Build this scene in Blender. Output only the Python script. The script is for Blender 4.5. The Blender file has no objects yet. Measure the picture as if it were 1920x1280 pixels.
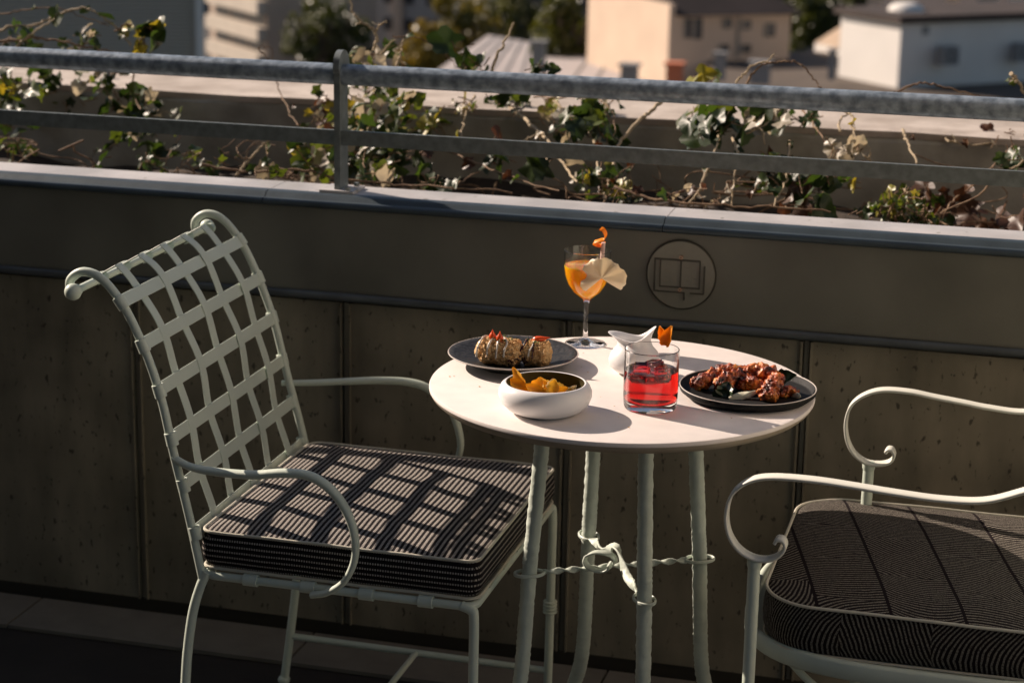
import bpy, bmesh, math, random
from math import sin, cos, pi, radians, sqrt, atan2, tan
from mathutils import Vector, Matrix, noise

S = bpy.context.scene
COL = S.collection
V = Vector

# ------------------------------------------------------------------ camera
CAMLOC = V((0, 0, 1.59)); FPX = 3733.0
_p, _r, _y = radians(14.76), radians(1.02), radians(15.07)
CF = V((-sin(_y)*cos(_p), cos(_y)*cos(_p), -sin(_p)))
_R = V((cos(_y), sin(_y), 0)); _U = _R.cross(CF)
CR = cos(_r)*_R + sin(_r)*_U
CU = -sin(_r)*_R + cos(_r)*_U
cam = bpy.data.objects.new('camera', bpy.data.cameras.new('camera'))
COL.objects.link(cam)
cam.matrix_world = Matrix(((CR.x, CU.x, -CF.x, CAMLOC.x), (CR.y, CU.y, -CF.y, CAMLOC.y), (CR.z, CU.z, -CF.z, CAMLOC.z), (0, 0, 0, 1)))
cam.data.sensor_width = 36; cam.data.lens = FPX/1920*36
cam.data.clip_start = .05; cam.data.clip_end = 3000
cam.data.dof.use_dof = True; cam.data.dof.focus_distance = 2.98; cam.data.dof.aperture_fstop = 5.6
S.camera = cam

def ray(u, v): return CF + CR*((u-960)/FPX) - CU*((v-640)/FPX)
def onz(u, v, z): d = ray(u, v); return CAMLOC + d*((z-CAMLOC.z)/d.z)
def ony(u, v, y): d = ray(u, v); return CAMLOC + d*((y-CAMLOC.y)/d.y)
def ond(u, v, D): d = ray(u, v); return CAMLOC + d*(D/math.hypot(d.x, d.y))
def proj(P):
    d = P-CAMLOC; z = d.dot(CF)
    return 960+FPX*d.dot(CR)/z, 640-FPX*d.dot(CU)/z

# ------------------------------------------------------------------ light
SUN_EL = 30.0; SUN_AZ = 18.5            # the sun stands left of and a little behind the parapet
to_sun = V((-cos(radians(SUN_AZ))*cos(radians(SUN_EL)), sin(radians(SUN_AZ))*cos(radians(SUN_EL)), sin(radians(SUN_EL))))
W = bpy.data.worlds.new('World'); S.world = W; W.use_nodes = True
nt = W.node_tree
sky = nt.nodes.new('ShaderNodeTexSky'); sky.sky_type = 'NISHITA'; sky.sun_disc = False
sky.sun_elevation = radians(SUN_EL); sky.sun_rotation = radians(-(90-SUN_AZ))
nt.links.new(sky.outputs[0], nt.nodes['Background'].inputs[0])
nt.nodes['Background'].inputs[1].default_value = .05
sl = bpy.data.lights.new('sun', 'SUN'); sl.energy = 5.0; sl.angle = radians(.5); sl.color = (1, .83, .69)
so = bpy.data.objects.new('sun', sl); COL.objects.link(so)
so.rotation_mode = 'QUATERNION'; so.rotation_quaternion = to_sun.to_track_quat('Z', 'Y'); so.location = (-5, 5, 8)
S.view_settings.view_transform = 'Standard'; S.view_settings.look = 'None'
S.view_settings.gamma = 1; S.view_settings.use_curve_mapping = False
S.view_settings.exposure = .66
S.cycles.use_denoising = True
S.cycles.max_bounces = 10; S.cycles.transmission_bounces = 10; S.cycles.transparent_max_bounces = 12
S.cycles.sample_clamp_indirect = 6

# ------------------------------------------------------------------ materials
def mat(name, col, rough=.6, metal=0, spec=.5, noise_amt=0, nscale=20, col2=None, bump=0, bscale=80, stretch=(1, 1, 1), trans=0, ior=1.45, sss=0, coat=0, emit=None):
    m = bpy.data.materials.new(name); m.use_nodes = True
    n = m.node_tree.nodes; l = m.node_tree.links; b = n['Principled BSDF']
    b.inputs['Base Color'].default_value = (*col, 1); b.inputs['Roughness'].default_value = rough
    b.inputs['Metallic'].default_value = metal; b.inputs['Specular IOR Level'].default_value = spec
    b.inputs['Transmission Weight'].default_value = trans; b.inputs['IOR'].default_value = ior
    b.inputs['Coat Weight'].default_value = coat
    if sss:
        b.inputs['Subsurface Weight'].default_value = sss; b.inputs['Subsurface Radius'].default_value = (.01, .006, .004)
        b.inputs['Subsurface Scale'].default_value = .5
    tc = n.new('ShaderNodeTexCoord'); mp = n.new('ShaderNodeMapping'); mp.inputs['Scale'].default_value = stretch
    l.new(tc.outputs['Object'], mp.inputs[0])
    if noise_amt or col2:
        t = n.new('ShaderNodeTexNoise'); t.inputs['Scale'].default_value = nscale; t.inputs['Detail'].default_value = 6
        l.new(mp.outputs[0], t.inputs[0])
        r = n.new('ShaderNodeValToRGB'); c2 = col2 or tuple(max(0, c*(1-noise_amt)) for c in col)
        r.color_ramp.elements[0].position = .35; r.color_ramp.elements[1].position = .65
        r.color_ramp.elements[0].color = (*c2, 1); r.color_ramp.elements[1].color = (*col, 1)
        l.new(t.outputs[0], r.inputs[0]); l.new(r.outputs[0], b.inputs['Base Color'])
    if bump:
        t2 = n.new('ShaderNodeTexNoise'); t2.inputs['Scale'].default_value = bscale; t2.inputs['Detail'].default_value = 4
        l.new(mp.outputs[0], t2.inputs[0])
        bp = n.new('ShaderNodeBump'); bp.inputs['Strength'].default_value = bump; bp.inputs['Distance'].default_value = .002
        l.new(t2.outputs[0], bp.inputs['Height']); l.new(bp.outputs[0], b.inputs['Normal'])
    return m

class N:                                # small node helper
    def __init__(s, m): s.n = m.node_tree.nodes; s.l = m.node_tree.links; s.b = s.n['Principled BSDF']
    def new(s, t, ins=(), **kw):
        x = s.n.new('ShaderNode'+t)
        for k, v in kw.items(): setattr(x, k, v)
        for i, v in enumerate(ins):
            if v is None: continue
            if isinstance(v, bpy.types.NodeSocket): s.l.new(v, x.inputs[i])
            else: x.inputs[i].default_value = v
        return x
    def math(s, op, *a): return s.new('Math', a, operation=op).outputs[0]
    def vmath(s, op, *a): return s.new('VectorMath', a, operation=op).outputs[0]
    def ramp(s, f, *st):
        r = s.new('ValToRGB', (f,)); e = r.color_ramp.elements
        while len(e) < len(st): e.new(.5)
        for i, (p, c) in enumerate(st):
            e[i].position = p; e[i].color = (*c, 1) if len(c) == 3 else c
        return r.outputs[0]
    def mix(s, f, a, b, mode='MIX'):
        x = s.n.new('ShaderNodeMix'); x.data_type = 'RGBA'; x.blend_type = mode
        for i, v in ((0, f), (6, a), (7, b)):
            if isinstance(v, bpy.types.NodeSocket): s.l.new(v, x.inputs[i])
            else: x.inputs[i].default_value = v if i == 0 else (*v, 1)
        return x.outputs[2]

M = {}
M['paint'] = mat('sage_paint', (.58, .65, .56), .42, noise_amt=.06, nscale=14, bump=.12, bscale=160)
M['hammered'] = mat('hammered_paint', (.58, .64, .56), .45, noise_amt=.12, nscale=40, bump=.5, bscale=110)
M['arm_paint'] = mat('cream_paint', (.74, .74, .66), .38, noise_amt=.05, nscale=14, bump=.08, bscale=160)
M['piping'] = mat('piping_cloth', (.58, .55, .45), .8, bump=.4, bscale=900)
M['table'] = mat('table_stone', (.80, .735, .695), .5, noise_amt=.07, nscale=28, bump=.06, bscale=220)
M['table_edge'] = mat('table_edge', (.40, .34, .26), .6, noise_amt=.15, nscale=30)
M['zinc_rail'] = mat('galvanised_rail', (.38, .45, .52), .40, metal=.35, col2=(.16, .20, .24), nscale=55, bump=.3, bscale=130)
M['zinc_bar'] = mat('galvanised_bar', (.22, .25, .25), .5, metal=.45, noise_amt=.3, nscale=60, bump=.15, bscale=200)
M['coping'] = mat('coping_slab', (.50, .49, .50), .42, metal=.08, spec=.3, bump=.25, bscale=18)
k = N(M['coping']); tc = k.new('TexCoord'); n1 = k.new('TexNoise', (tc.outputs['Object'],)); n1.inputs['Scale'].default_value = 7; n1.inputs['Detail'].default_value = 8
n2 = k.new('TexNoise', (tc.outputs['Object'],)); n2.inputs['Scale'].default_value = 38; n2.inputs['Detail'].default_value = 5
cc = k.mix(k.ramp(n2.outputs[0], (.66, (0, 0, 0)), (.70, (.75, .75, .75))), k.ramp(n1.outputs[0], (.35, (.40, .39, .39)), (.62, (.55, .53, .53))), (.17, .16, .12)); k.l.new(cc, k.b.inputs['Base Color'])
M['concrete'] = mat('planter_concrete', (.40, .385, .34), .9, col2=(.25, .24, .205), nscale=9, bump=.8, bscale=60)
M['concrete_top'] = mat('pale_concrete', (.50, .44, .39), .9, col2=(.33, .28, .24), nscale=8, bump=.9, bscale=40)
M['bead'] = mat('bead_zinc', (.13, .15, .165), .38, metal=.5, noise_amt=.3, nscale=12, bump=.2, bscale=60)
M['shaded_edge'] = mat('edge_shade_tone', (.070, .095, .115), .42, metal=.35, noise_amt=.3, nscale=10, bump=.2, bscale=40)  # dark tone puts the shade along the coping front into the colour
M['soil'] = mat('soil', (.05, .035, .025), .95, noise_amt=.5, nscale=60, bump=1, bscale=90)
M['tile'] = mat('stone_tile', (.15, .14, .12), .75, noise_amt=.2, nscale=12, bump=.3, bscale=60)
M['deck'] = mat('dark_floor', (.022, .018, .016), .8, noise_amt=.3, nscale=10, bump=.3, bscale=60)
M['ceramic'] = mat('white_ceramic', (.80, .79, .79), .32, spec=.4, noise_amt=.02, nscale=8)
M['bowl_in'] = mat('olive_glaze', (.11, .095, .045), .35, noise_amt=.25, nscale=70)
M['black_plate'] = mat('black_plate', (.014, .014, .014), .6, spec=.2, noise_amt=.3, nscale=160, bump=.25, bscale=300)
M['plate_rim'] = mat('plate_rim', (.45, .40, .36), .5)
M['peel'] = mat('orange_peel', (1, .40, .015), .45, noise_amt=.25, nscale=120, bump=.5, bscale=500, sss=.7)
M['chip'] = mat('orange_chip', (1, .58, .07), .45, col2=(.95, .38, .02), nscale=60, bump=.3, bscale=300, sss=.6)
M['pale_chip'] = mat('pale_flake', (.82, .66, .45), .55, noise_amt=.15, nscale=60, sss=.2)
M['petal'] = mat('dried_petal', (.98, .88, .68), .5, noise_amt=.12, nscale=60, bump=.3, bscale=300, sss=.6)
M['stick'] = mat('paper_stick', (.72, .52, .47), .7, noise_amt=.2, nscale=200)
M['crumb'] = mat('crumb_crust', (.86, .58, .28), .8, col2=(.55, .29, .10), nscale=170, bump=1, bscale=420)
M['sauce'] = mat('cream_sauce', (.68, .62, .52), .3)
M['dark_sauce'] = mat('berry_sauce', (.05, .012, .018), .22, noise_amt=.4, nscale=150, bump=.5, bscale=200)
M['red_drop'] = mat('red_pepper', (.75, .09, .015), .25, noise_amt=.3, nscale=60, sss=.15)
M['herb'] = mat('green_herb', (.10, .16, .03), .6)
M['leaf_veg'] = mat('cooked_green', (.025, .045, .018), .28, noise_amt=.4, nscale=90, bump=.6, bscale=200)
M['onion'] = mat('onion', (.62, .60, .46), .3, noise_amt=.15, nscale=50, sss=.2)
M['wood'] = None

def glass(name, col, rough=0, ior=1.45):
    return mat(name, col, rough, trans=1, ior=ior)
M['glass'] = glass('clear_glass', (1, 1, 1))
M['ice'] = glass('ice', (1, .97, .95), .08, 1.31)
def liquid(name, col, dens):
    m = glass(name, (1, 1, 1), 0, 1.34); k = N(m)
    va = k.new('VolumeAbsorption', ((*col, 1), dens)); k.l.new(va.outputs[0], k.n['Material Output'].inputs['Volume']); return m
M['red_drink'] = liquid('red_liquid', (.94, .13, .02), 80)
M['orange_drink'] = mat('orange_liquid', (1, .40, .004), .18, sss=1, coat=.5)
b_ = M['orange_drink'].node_tree.nodes['Principled BSDF']; b_.inputs['Subsurface Radius'].default_value = (1, .42, .04); b_.inputs['Subsurface Scale'].default_value = .03

def glaze():                             # roast chicken
    m = mat('roast_glaze', (.4, .1, .02), .28, coat=.5); k = N(m)
    tc = k.new('TexCoord')
    n1 = k.new('TexNoise', (tc.outputs['Object'],)); n1.inputs['Scale'].default_value = 65; n1.inputs['Detail'].default_value = 6
    c = k.ramp(n1.outputs[0], (.34, (.03, .008, .004)), (.45, (.30, .045, .008)), (.57, (.68, .17, .025)), (.70, (.85, .40, .07)))
    k.l.new(c, k.b.inputs['Base Color'])
    n2 = k.new('TexNoise', (tc.outputs['Object'],)); n2.inputs['Scale'].default_value = 260; n2.inputs['Detail'].default_value = 5
    b = k.new('Bump', (.9, .003)); k.l.new(n2.outputs[0], b.inputs['Height']); k.l.new(b.outputs[0], k.b.inputs['Normal'])
    return m
M['roast'] = glaze()

def speckled():                         # left plate: dark with crackled shimmer
    m = mat('speckled_plate', (.03, .03, .03), .42, spec=.35); k = N(m); tc = k.new('TexCoord')
    v = k.new('TexVoronoi', (tc.outputs['Object'],)); v.inputs['Scale'].default_value = 150
    c = k.ramp(v.outputs[0], (.1, (.050, .048, .046)), (.6, (.022, .022, .022))); k.l.new(c, k.b.inputs['Base Color'])
    b = k.new('Bump', (.35, .002)); k.l.new(v.outputs[0], b.inputs['Height']); k.l.new(b.outputs[0], k.b.inputs['Normal'])
    return m
M['speckled'] = speckled()

def zinc(name, a, b_, rough, spots, seed, sx=7):
    m = mat(name, a, rough, metal=.25); k = N(m); tc = k.new('TexCoord')
    mp = k.new('Mapping', (tc.outputs['Object'],)); mp.inputs['Location'].default_value = (seed, seed*2, 0); mp.inputs['Scale'].default_value = (sx, 1, 1.6)
    n1 = k.new('TexNoise', (mp.outputs[0],)); n1.inputs['Scale'].default_value = 3; n1.inputs['Detail'].default_value = 7
    mp2 = k.new('Mapping', (tc.outputs['Object'],)); mp2.inputs['Location'].default_value = (seed, 0, seed); 
    n2 = k.new('TexNoise', (mp2.outputs[0],)); n2.inputs['Scale'].default_value = 5; n2.inputs['Detail'].default_value = 6
    f = k.math('ADD', k.math('MULTIPLY', n1.outputs[0], .35), k.math('MULTIPLY', n2.outputs[0], .65))
    c = k.ramp(f, (.36, b_), (.62, a))
    if spots:                           # small dark pits, a little stretched downwards
        mp3 = k.new('Mapping', (tc.outputs['Object'],)); mp3.inputs['Scale'].default_value = (1, 1, .55)
        n3 = k.new('TexNoise', (mp3.outputs[0],)); n3.inputs['Scale'].default_value = 85; n3.inputs['Detail'].default_value = 3
        g = k.ramp(n3.outputs[0], (.62, (0, 0, 0)), (.68, (1, 1, 1)))
        c = k.mix(k.math('MULTIPLY', g, .8), c, tuple(x*.25 for x in b_))
    k.l.new(c, k.b.inputs['Base Color'])
    rr = k.ramp(n2.outputs[0], (.3, (rough-.1,)*3), (.7, (rough+.12,)*3)); k.l.new(rr, k.b.inputs['Roughness'])
    n4 = k.new('TexNoise', (tc.outputs['Object'],)); n4.inputs['Scale'].default_value = 220; n4.inputs['Detail'].default_value = 3
    bp = k.new('Bump', (.2, .001)); k.l.new(n4.outputs[0], bp.inputs['Height']); k.l.new(bp.outputs[0], k.b.inputs['Normal'])
    return m
M['clad'] = zinc('weathered_zinc', (.262, .240, .185), (.130, .122, .094), .55, True, 3.1)
M['band'] = zinc('smooth_zinc', (.172, .174, .150), (.120, .122, .105), .5, False, 7.7, 2.2)
M['seam'] = mat('seam_zinc', (.22, .21, .18), .45, metal=.5)
M['emblem'] = zinc('emblem_metal', (.235, .235, .20), (.17, .17, .145), .45, False, 1.3)
M['emblem_line'] = mat('emblem_line', (.062, .060, .050), .5, metal=.4)
M['emblem_dark'] = mat('emblem_dark', (.045, .042, .034), .55, metal=.4)
M['screw'] = mat('copper_screw', (.38, .25, .18), .4, metal=.6)

def cushion_left():
    # woven rows of pale dashes on near-black cloth; the rows run in depth on the top and level round the sides
    m = mat('dashed_weave', (.02, .015, .018), .85); k = N(m)
    tc = k.new('TexCoord'); xyz = k.new('SeparateXYZ', (tc.outputs['Object'],)); g = k.new('NewGeometry'); nn = k.new('SeparateXYZ', (g.outputs['Normal'],))
    top = k.math('GREATER_THAN', nn.outputs[2], .6)
    ax = k.math('ABSOLUTE', nn.outputs[0]); sidex = k.math('GREATER_THAN', ax, .6)   # face looks along x -> dashes counted along y
    def sel(f, a, b): return k.math('ADD', k.math('MULTIPLY', f, a), k.math('MULTIPLY', k.math('SUBTRACT', 1.0, f), b))
    row = sel(top, xyz.outputs[0], xyz.outputs[2])
    side_run = sel(sidex, xyz.outputs[1], xyz.outputs[0])
    run = sel(top, xyz.outputs[1], side_run)
    w = k.new('TexNoise', (tc.outputs['Object'],)); w.inputs['Scale'].default_value = 9
    row = k.math('ADD', row, k.math('MULTIPLY', w.outputs[0], .003))
    fr = k.math('FRACT', k.math('MULTIPLY', row, 1/.0092)); fd = k.math('FRACT', k.math('MULTIPLY', run, 1/.0042))
    tri = k.math('ABSOLUTE', k.math('SUBTRACT', fr, .5)); trd = k.math('ABSOLUTE', k.math('SUBTRACT', fd, .5))
    a = k.math('MULTIPLY', k.math('LESS_THAN', tri, sel(top, .23, .17)), k.math('LESS_THAN', trd, sel(top, .36, .27)))
    n2 = k.new('TexNoise', (tc.outputs['Object'],)); n2.inputs['Scale'].default_value = 700
    pale = k.ramp(n2.outputs[0], (.3, (.30, .27, .24)), (.7, (.54, .49, .44)))
    c = k.mix(a, (.010, .008, .009), pale); k.l.new(c, k.b.inputs['Base Color'])
    bp = k.new('Bump', (.6, .0012)); k.l.new(k.math('SUBTRACT', .5, tri), bp.inputs['Height']); k.l.new(bp.outputs[0], k.b.inputs['Normal'])
    k.b.inputs['Specular IOR Level'].default_value = .15
    return m
M['cush_l'] = cushion_left()

def cushion_right():
    # patchwork of curved pin stripes, each patch in its own direction
    m = mat('patchwork_stripe', (.02, .015, .017), .9); k = N(m)
    tc = k.new('TexCoord'); xyz = k.new('SeparateXYZ', (tc.outputs['Object'],)); g = k.new('NewGeometry'); nn = k.new('SeparateXYZ', (g.outputs['Normal'],))
    top = k.math('GREATER_THAN', nn.outputs[2], .6)
    # top: skewed brick-like patches
    X = k.math('ADD', xyz.outputs[0], k.math('MULTIPLY', xyz.outputs[1], .25)); Y = xyz.outputs[1]
    rowi = k.math('FLOOR', k.math('MULTIPLY', X, 1/.105))
    Y2 = k.math('ADD', Y, k.math('MULTIPLY', rowi, .047))
    coli = k.math('FLOOR', k.math('MULTIPLY', Y2, 1/.15))
    cell = k.new('CombineXYZ', (rowi, coli, 0.)); wn = k.new('TexWhiteNoise', (cell.outputs[0],), noise_dimensions='3D')
    ang = k.math('ADD', k.math('MULTIPLY', wn.outputs[0], 1.5), .85)
    cu = k.math('MULTIPLY', k.math('SUBTRACT', k.math('FRACT', k.math('MULTIPLY', wn.outputs[0], 7.3)), .5), 15.)
    lx = k.math('SUBTRACT', k.math('FRACT', k.math('MULTIPLY', X, 1/.105)), .5); ly = k.math('SUBTRACT', k.math('FRACT', k.math('MULTIPLY', Y2, 1/.15)), .5)
    lx = k.math('MULTIPLY', lx, .105); ly = k.math('MULTIPLY', ly, .15)
    a1 = k.math('ADD', k.math('MULTIPLY', lx, k.math('COSINE', ang)), k.math('MULTIPLY', ly, k.math('SINE', ang)))
    b1 = k.math('SUBTRACT', k.math('MULTIPLY', ly, k.math('COSINE', ang)), k.math('MULTIPLY', lx, k.math('SINE', ang)))
    st = k.math('ADD', a1, k.math('MULTIPLY', k.math('MULTIPLY', b1, b1), cu))
    # sides: leaning curved stripes running down
    run = k.math('SUBTRACT', xyz.outputs[0], xyz.outputs[1])
    seg = k.math('FLOOR', k.math('MULTIPLY', run, 1/.13)); sg = k.math('SUBTRACT', k.math('MULTIPLY', k.math('FRACT', k.math('MULTIPLY', seg, .5)), 4.), 1.)
    zz = k.math('SUBTRACT', xyz.outputs[2], .04)
    st2 = k.math('ADD', run, k.math('MULTIPLY', sg, k.math('ADD', k.math('MULTIPLY', zz, .45), k.math('MULTIPLY', k.math('MULTIPLY', zz, zz), 5.))))
    s = k.math('ADD', k.math('MULTIPLY', top, st), k.math('MULTIPLY', k.math('SUBTRACT', 1., top), st2))
    w = k.new('TexNoise', (tc.outputs['Object'],)); w.inputs['Scale'].default_value = 14; w.inputs['Detail'].default_value = 3
    s = k.math('ADD', s, k.math('MULTIPLY', w.outputs[0], .012))
    tri = k.math('ABSOLUTE', k.math('SUBTRACT', k.math('FRACT', k.math('MULTIPLY', s, 1/.0072)), .5))
    line = k.ramp(tri, (.15, (1, 1, 1)), (.26, (0, 0, 0)))
    n2 = k.new('TexNoise', (tc.outputs['Object'],)); n2.inputs['Scale'].default_value = 600
    dots = k.ramp(n2.outputs[0], (.36, (.25,)*3), (.56, (1,)*3))
    seam = k.math('LESS_THAN', k.math('ABSOLUTE', lx), .0500)
    f = k.math('MULTIPLY', k.math('MULTIPLY', line, dots), k.math('MAXIMUM', seam, k.math('SUBTRACT', 1., top)))
    c = k.mix(f, (.012, .008, .009), (.23, .21, .175)); k.l.new(c, k.b.inputs['Base Color'])
    k.b.inputs['Specular IOR Level'].default_value = .1
    return m
M['cush_r'] = cushion_right()

def leafmat(name, c1, c2, tr):
    m = bpy.data.materials.new(name); m.use_nodes = True; k = N(m)
    oi = k.new('ObjectInfo'); tc = k.new('TexCoord')
    n1 = k.new('TexNoise', (tc.outputs['Object'],)); n1.inputs['Scale'].default_value = 45
    f = k.math('ADD', k.math('MULTIPLY', oi.outputs['Random'], .7), k.math('MULTIPLY', n1.outputs[0], .4))
    c = k.ramp(f, (.1, c1), (.9, c2)); k.l.new(c, k.b.inputs['Base Color']); k.b.inputs['Roughness'].default_value = .42
    t = k.new('BsdfTranslucent'); k.l.new(k.mix(1.0, c, tr, 'MULTIPLY'), t.inputs[0])
    mx = k.new('MixShader', (.36, k.b.outputs[0], t.outputs[0])); k.l.new(mx.outputs[0], k.n['Material Output'].inputs[0])
    return m
M['leaf_a'] = leafmat('ivy_dark', (.014, .026, .008), (.04, .065, .015), (1.6, 1.7, .7))
M['leaf_b'] = leafmat('ivy_green', (.04, .062, .014), (.085, .11, .022), (1.7, 1.6, .5))
M['leaf_c'] = leafmat('ivy_yellow', (.20, .20, .03), (.34, .29, .045), (1.3, 1.1, .4))
M['leaf_d'] = leafmat('ivy_dry', (.32, .28, .20), (.56, .50, .41), (1, .9, .7))
M['leaf_e'] = leafmat('ivy_brown', (.05, .022, .012), (.10, .045, .02), (1, .7, .45))
M['stem'] = mat('ivy_stem', (.30, .20, .12), .8, col2=(.14, .08, .045), nscale=60, bump=.6, bscale=300)
M['stem_pale'] = mat('pale_stem', (.48, .38, .25), .8, noise_amt=.3, nscale=60, bump=.6, bscale=300)
M['petal'] = leafmat('dried_petal', (.84, .70, .46), (.98, .88, .66), (1, .95, .85))
M['peel'] = leafmat('orange_peel', (.95, .34, .008), (1, .50, .03), (1, 1, .9))
M['chip'] = leafmat('orange_chip', (1, .58, .05), (1, .76, .18), (1, 1, .9))
M['tree_leaf'] = leafmat('tree_foliage', (.035, .05, .010), (.09, .09, .015), (1.3, 1.2, .5))
M['tree_leaf_y'] = leafmat('autumn_foliage', (.11, .10, .012), (.20, .15, .02), (1.3, 1.1, .4))
M['bark'] = mat('bark', (.08, .06, .045), .9)
def plain(n, c, r=.85, a=.12, s=.4, **k): M[n] = mat(n, c, r, noise_amt=a, nscale=s, **k)
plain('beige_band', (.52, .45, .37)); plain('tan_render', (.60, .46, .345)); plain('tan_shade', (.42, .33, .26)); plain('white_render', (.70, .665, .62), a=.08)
plain('grey_render', (.40, .37, .34)); plain('dark_render', (.10, .085, .075)); plain('brown_roof', (.11, .085, .065), a=.3)
plain('dark_roof', (.05, .035, .03), a=.3); plain('pale_roof', (.42, .375, .36), a=.15); plain('white_roof', (.62, .58, .56))
plain('window_dark', (.03, .032, .038), .3); plain('shutter', (.30, .27, .235)); plain('orange_paint', (.62, .20, .10)); plain('grey_metal', (.25, .25, .25))
plain('street', (.055, .05, .045), a=.3, s=.05); plain('bounce_cream', (.78, .68, .54)); plain('blocker_brown', (.08, .065, .05)); plain('red_tile', (.38, .13, .08))  # cream for the added bounce wall, dark brown for the added sky blockers
def siding():
    m = mat('grey_siding', (.3, .3, .3), .6); k = N(m); tc = k.new('TexCoord'); x = k.new('SeparateXYZ', (tc.outputs['Object'],))
    t = k.math('SINE', k.math('MULTIPLY', x.outputs[2], 2*pi/.085)); c = k.ramp(k.math('ADD', k.math('MULTIPLY', t, .5), .5), (.2, (.40, .355, .29)), (.8, (.55, .49, .40)))
    k.l.new(c, k.b.inputs['Base Color']); b = k.new('Bump', (1., .02)); k.l.new(t, b.inputs['Height']); k.l.new(b.outputs[0], k.b.inputs['Normal'])
    return m
M['siding'] = siding()

# ------------------------------------------------------------------ geometry helpers
def spline(pts, n=8, closed=False):     # Catmull-Rom through the points
    pts = [V(p) for p in pts]; out = []; L = len(pts)
    rng_ = range(L if closed else L-1)
    for i in rng_:
        if closed: a, b, c, d = pts[(i-1) % L], pts[i], pts[(i+1) % L], pts[(i+2) % L]
        else:
            b, c = pts[i], pts[i+1]; a = pts[i-1] if i else b+(b-c); d = pts[i+2] if i+2 < L else c+(c-b)
        for j in range(n):
            t = j/n; t2 = t*t; t3 = t2*t
            out.append(.5*((2*b)+(c-a)*t+(2*a-5*b+4*c-d)*t2+(3*b-a-3*c+d)*t3))
    if not closed: out.append(pts[-1])
    return out

class G:
    def __init__(s): s.v = []; s.f = []
    def add(s, vs, fs):
        o = len(s.v); s.v += [V(x) for x in vs]; s.f += [tuple(i+o for i in f) for f in fs]; return s
    def box(s, a, b, m=None):
        (x0, y0, z0), (x1, y1, z1) = a, b
        vs = [V(p) for p in ((x0, y0, z0), (x1, y0, z0), (x1, y1, z0), (x0, y1, z0), (x0, y0, z1), (x1, y0, z1), (x1, y1, z1), (x0, y1, z1))]
        if m is not None: vs = [m @ p for p in vs]
        return s.add(vs, [(0, 3, 2, 1), (4, 5, 6, 7), (0, 1, 5, 4), (1, 2, 6, 5), (2, 3, 7, 6), (3, 0, 4, 7)])
    def sweep(s, path, sec, side=None, scale=None, closed=False, caps=True, jit=0, twist=None):
        path = [V(p) for p in path]; n = len(path); k = len(sec); vs = []
        prev = None
        for i, p in enumerate(path):
            if closed: t = path[(i+1) % n]-path[i-1]
            else: t = path[min(i+1, n-1)]-path[max(i-1, 0)]
            t.normalize()
            if side is not None:
                a = V(side); a = (a-t*a.dot(t)).normalized()
            else:
                if prev is None:
                    a = t.orthogonal().normalized()
                    if abs(t.z) < .9: a = t.cross(V((0, 0, 1))).normalized()
                else: a = (prev-t*prev.dot(t)).normalized()
                prev = a
            b = t.cross(a)
            if twist: 
                w = twist(i/(n-1)); a, b = a*cos(w)+b*sin(w), b*cos(w)-a*sin(w)
            sc = scale[i] if scale else 1
            for (x, y) in sec:
                j = 1+random.uniform(-jit, jit) if jit else 1
                vs.append(p+a*(x*sc*j)+b*(y*sc*j))
        fs = []
        for i in range(n if closed else n-1):
            for j in range(k):
                q = (i+1) % n
                fs.append((i*k+j, i*k+(j+1) % k, q*k+(j+1) % k, q*k+j))
        if caps and not closed: fs += [tuple(range(k-1, -1, -1)), tuple((n-1)*k+j for j in range(k))]
        return s.add(vs, fs)
    def tube(s, path, r, k=10, **kw): return s.sweep(path, [(r*cos(2*pi*i/k), r*sin(2*pi*i/k)) for i in range(k)], **kw)
    def ribbon(s, path, w, t, side, **kw):
        e = min(t, w)*.3; a, b = w/2, t/2
        sec = [(-a+e, -b), (a-e, -b), (a, -b+e), (a, b-e), (a-e, b), (-a+e, b), (-a, b-e), (-a, -b+e)]
        return s.sweep(path, sec, side=side, **kw)
    def lathe(s, prof, c=(0, 0, 0), k=48, closed=False):
        c = V(c); vs = []; n = len(prof)
        for (r, z) in prof:
            for j in range(k): vs.append(c+V((max(r, 1e-5)*cos(2*pi*j/k), max(r, 1e-5)*sin(2*pi*j/k), z)))
        fs = []
        for i in range(n if closed else n-1):
            q = (i+1) % n
            for j in range(k): fs.append((i*k+j, i*k+(j+1) % k, q*k+(j+1) % k, q*k+j))
        return s.add(vs, fs)
    def ball(s, c, r, k=16, sc=(1, 1, 1)):
        c = V(c); vs = [c+V((0, 0, r*sc[2]))]; h = k//2
        for i in range(1, h):
            for j in range(k):
                a = pi*i/h; vs.append(c+V((r*sc[0]*sin(a)*cos(2*pi*j/k), r*sc[1]*sin(a)*sin(2*pi*j/k), r*sc[2]*cos(a))))
        vs.append(c-V((0, 0, r*sc[2]))); L = len(vs)-1; fs = []
        for j in range(k):
            fs.append((0, 1+j, 1+(j+1) % k)); fs.append((L, 1+(h-2)*k+(j+1) % k, 1+(h-2)*k+j))
            for i in range(h-2): fs.append((1+i*k+j, 1+(i+1)*k+j, 1+(i+1)*k+(j+1) % k, 1+i*k+(j+1) % k))
        return s.add(vs, fs)
    def prism(s, poly, d):              # flat polygon pushed along d
        n = len(poly); d = V(d); p = [V(x) for x in poly]
        return s.add(p+[x+d for x in p], [tuple(range(n-1, -1, -1)), tuple(range(n, 2*n))]+[(i, (i+1) % n, n+(i+1) % n, n+i) for i in range(n)])

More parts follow.
